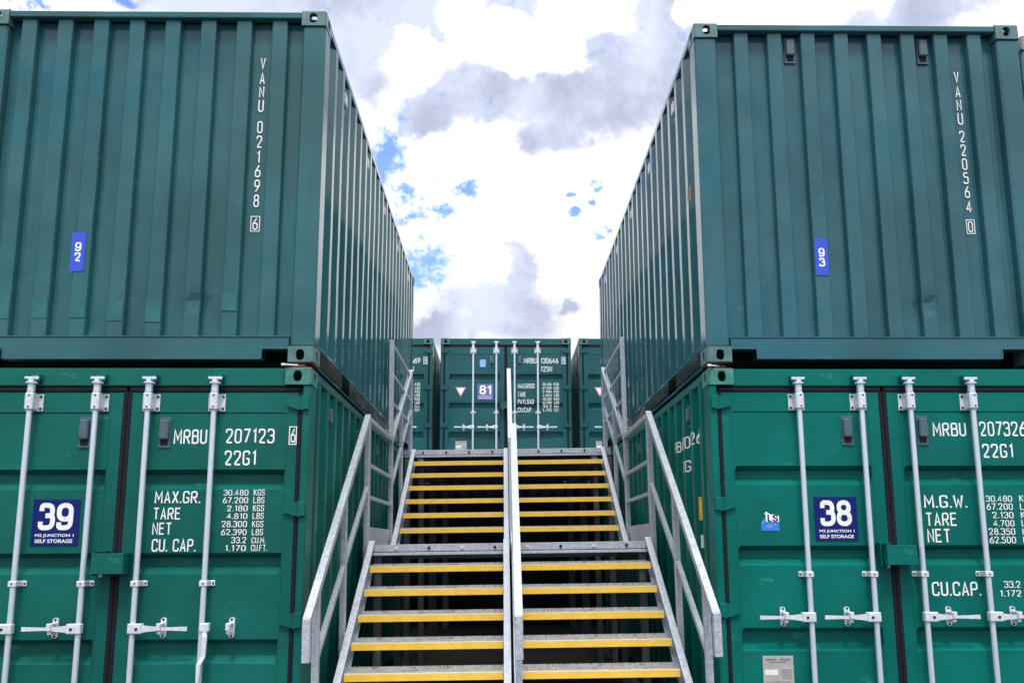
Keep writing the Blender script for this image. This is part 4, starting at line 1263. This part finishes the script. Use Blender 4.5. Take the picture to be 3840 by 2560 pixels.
# guard rails, both sides
SX = 1.245
for s_ in (-1, 1):
    xa, xb = sorted((s_ * SX - 0.024, s_ * SX + 0.024))
    P_ = lambda name, build: part(name, stair, None, build, [M['galv']])
    zl = lambda y: 1.125 + (y - 0.03) * 0.757          # lower handrail top line
    P_('handrail', lambda mb: mb.slope(xa, xb, -2.03, zl(-2.03), 0.055, zl(0.055), 0.060))
    P_('handrail_end', lambda mb: mb.cbox(xa, xb, -2.05, -2.000, -0.700, zl(-2.03) - 0.004, 0.004))
    P_('mid_rail', lambda mb: mb.slope(xa + 0.008, xb - 0.008, -1.79, -0.70, 0.03, 0.505, 0.046))
    P_('post', lambda mb: mb.cbox(s_ * SX - 0.022, s_ * SX + 0.022, -1.80, -1.756, -1.42, zl(-1.78) - 0.055, 0.003))
    P_('post', lambda mb: mb.cbox(s_ * SX - 0.022, s_ * SX + 0.022, -0.955, -0.911, -0.80, zl(-0.93) - 0.055, 0.003))
    P_('post_plate', lambda mb: (mb.cbox(*sorted((s_ * (SX - 0.030), s_ * (SX - 0.0225))), -1.00, -0.86, -0.81, -0.63, 0.002)))
    for dz in (-0.77, -0.67):
        P_('bolt', lambda mb: mb.cyl((s_ * (SX - 0.0305), -0.97, dz), (s_ * (SX - 0.040), -0.97, dz), 0.011, n=8))
    P_('post', lambda mb: mb.cbox(s_ * SX - 0.025, s_ * SX + 0.025, 0.030, 0.080, -0.19, 1.125, 0.003))
    P_('post', lambda mb: mb.cbox(s_ * SX - 0.024, s_ * SX + 0.024, 1.480, 1.524, -0.17, 2.185, 0.003))
    for z, h in ((1.125, 0.045), (0.715, 0.032), (0.43, 0.032)):
        P_('landing_rail', lambda mb: mb.cbox(s_ * SX - h / 2, s_ * SX + h / 2, 0.081, 1.477, z - h, z, 0.003))
    P_('kick_plate', lambda mb: mb.cbox(*sorted((s_ * (SX - 0.004), s_ * (SX + 0.004))), 0.081, 1.477, 0.0, 0.155, 0.0015))
    # upper flight
    zu = lambda y: 1.125 + (y - 1.53) * 0.640
    P_('handrail', lambda mb: mb.slope(xa, xb, 1.530, zu(1.530), 3.27, zu(3.27), 0.055))
    P_('mid_rail', lambda mb: mb.slope(xa + 0.008, xb - 0.008, 1.530, 0.62, 3.22, 1.705, 0.040))
    P_('post', lambda mb: mb.cbox(s_ * SX - 0.024, s_ * SX + 0.024, 3.222, 3.268, 1.02, zu(3.245) - 0.05, 0.003))
    P_('post', lambda mb: mb.cbox(s_ * SX - 0.022, s_ * SX + 0.022, 2.30, 2.344, 0.42, zu(2.32) - 0.05, 0.003))
    # infill guard between the landing post and the deck
    for z in (2.170, 1.845, 1.535):
        P_('infill_rail', lambda mb: mb.cbox(s_ * (SX + 0.004) - 0.012, s_ * (SX + 0.004) + 0.012, 1.527, 3.22, z - 0.026, z, 0.003))
    P_('wall_bracket', lambda mb: mb.cbox(*sorted((s_ * (SX + 0.0245), s_ * (SX + 0.085))), 1.48, 1.52, 1.19, 1.20, 0.002))
# centre rail
P_ = lambda name, build: part(name, stair, None, build, [M['galv']])
zc = lambda y: 1.125 + (y - 0.03) * 0.757
cx0, cx1 = 0.016, 0.066
P_('handrail', lambda mb: mb.slope(cx0, cx1, -2.03, zc(-2.03), -0.10, zc(-0.10), 0.060))
P_('handrail_end', lambda mb: mb.cbox(cx0, cx1, -2.05, -2.000, -0.70, zc(-2.03) - 0.004, 0.004))
P_('mid_rail', lambda mb: mb.slope(cx0 + 0.008, cx1 - 0.008, -1.79, -0.70, -0.10, 0.42, 0.046))
for y in (-1.78, -0.93, -0.125):
    P_('post', lambda mb: mb.cbox(cx0 + 0.003, cx1 - 0.003, y - 0.022, y + 0.022, (-1.42 if y < -1.5 else -0.80 if y < -0.5 else -0.15), zc(y) - 0.055, 0.003))
zu = lambda y: 1.125 + (y - 1.53) * 0.640
ux0, ux1 = -0.004, 0.046
P_('handrail', lambda mb: mb.slope(ux0, ux1, 1.50, zu(1.50), 3.27, zu(3.27), 0.055))
P_('mid_rail', lambda mb: mb.slope(ux0 + 0.008, ux1 - 0.008, 1.53, 0.62, 3.22, 1.705, 0.040))
for y, z0 in ((1.52, 0.0), (2.32, 0.42), (3.245, 1.02)):
    P_('post', lambda mb: mb.cbox(ux0 + 0.003, ux1 - 0.003, y - 0.022, y + 0.022, z0, zu(y) - 0.05, 0.003))

# ------------------------------------------------------------------ upper walkway
walk = thing('steel_walkway', 'grey steel walkway deck at the top of the stairs, in front of container 81', 'walkway', (1.334, 4.91, 2.606))
walk.rotation_euler = (0, -RHO, PSI)
for a, b in ((-1.30, -0.012), (0.010, 1.30)):
    part('edge_beam', walk, None, lambda mb: fascia(mb, a, b), [M['galv']])
for i in range(8):
    x = -1.06 + 0.29 * i
    part('bolt', walk, ('bolt', 2), lambda mb: mb.cyl((0, 0.0, 0), (0, -0.012, 0), 0.013, n=8), [M['black']]).location = (x, -0.004, -0.032)
part('deck_plate', walk, None, lambda mb: mb.box(-1.30, 1.30, 0.010, 1.40, -0.027, -0.002), [M['galv_dull']])
part('deck_plate', walk, None, lambda mb: mb.box(-16.0, 18.0, 1.22, 4.60, -0.060, -0.028), [M['galv_dull']])  # widened far out of view to keep daylight from under the deck
for x in (-1.1, 0.0, 1.1):
    part('deck_beam', walk, None, lambda mb: mb.cbox(x - 0.04, x + 0.04, 0.06, 4.5, -0.20, -0.0605, 0.003), [M['galv_dull']])
for x in (-1.1, 1.1):
    for y in (1.8, 4.3):
        part('leg', walk, None, lambda mb: mb.cbox(x - 0.05, x + 0.05, y - 0.05, y + 0.05, -2.62, -0.201, 0.004), [M['galv_shade']])
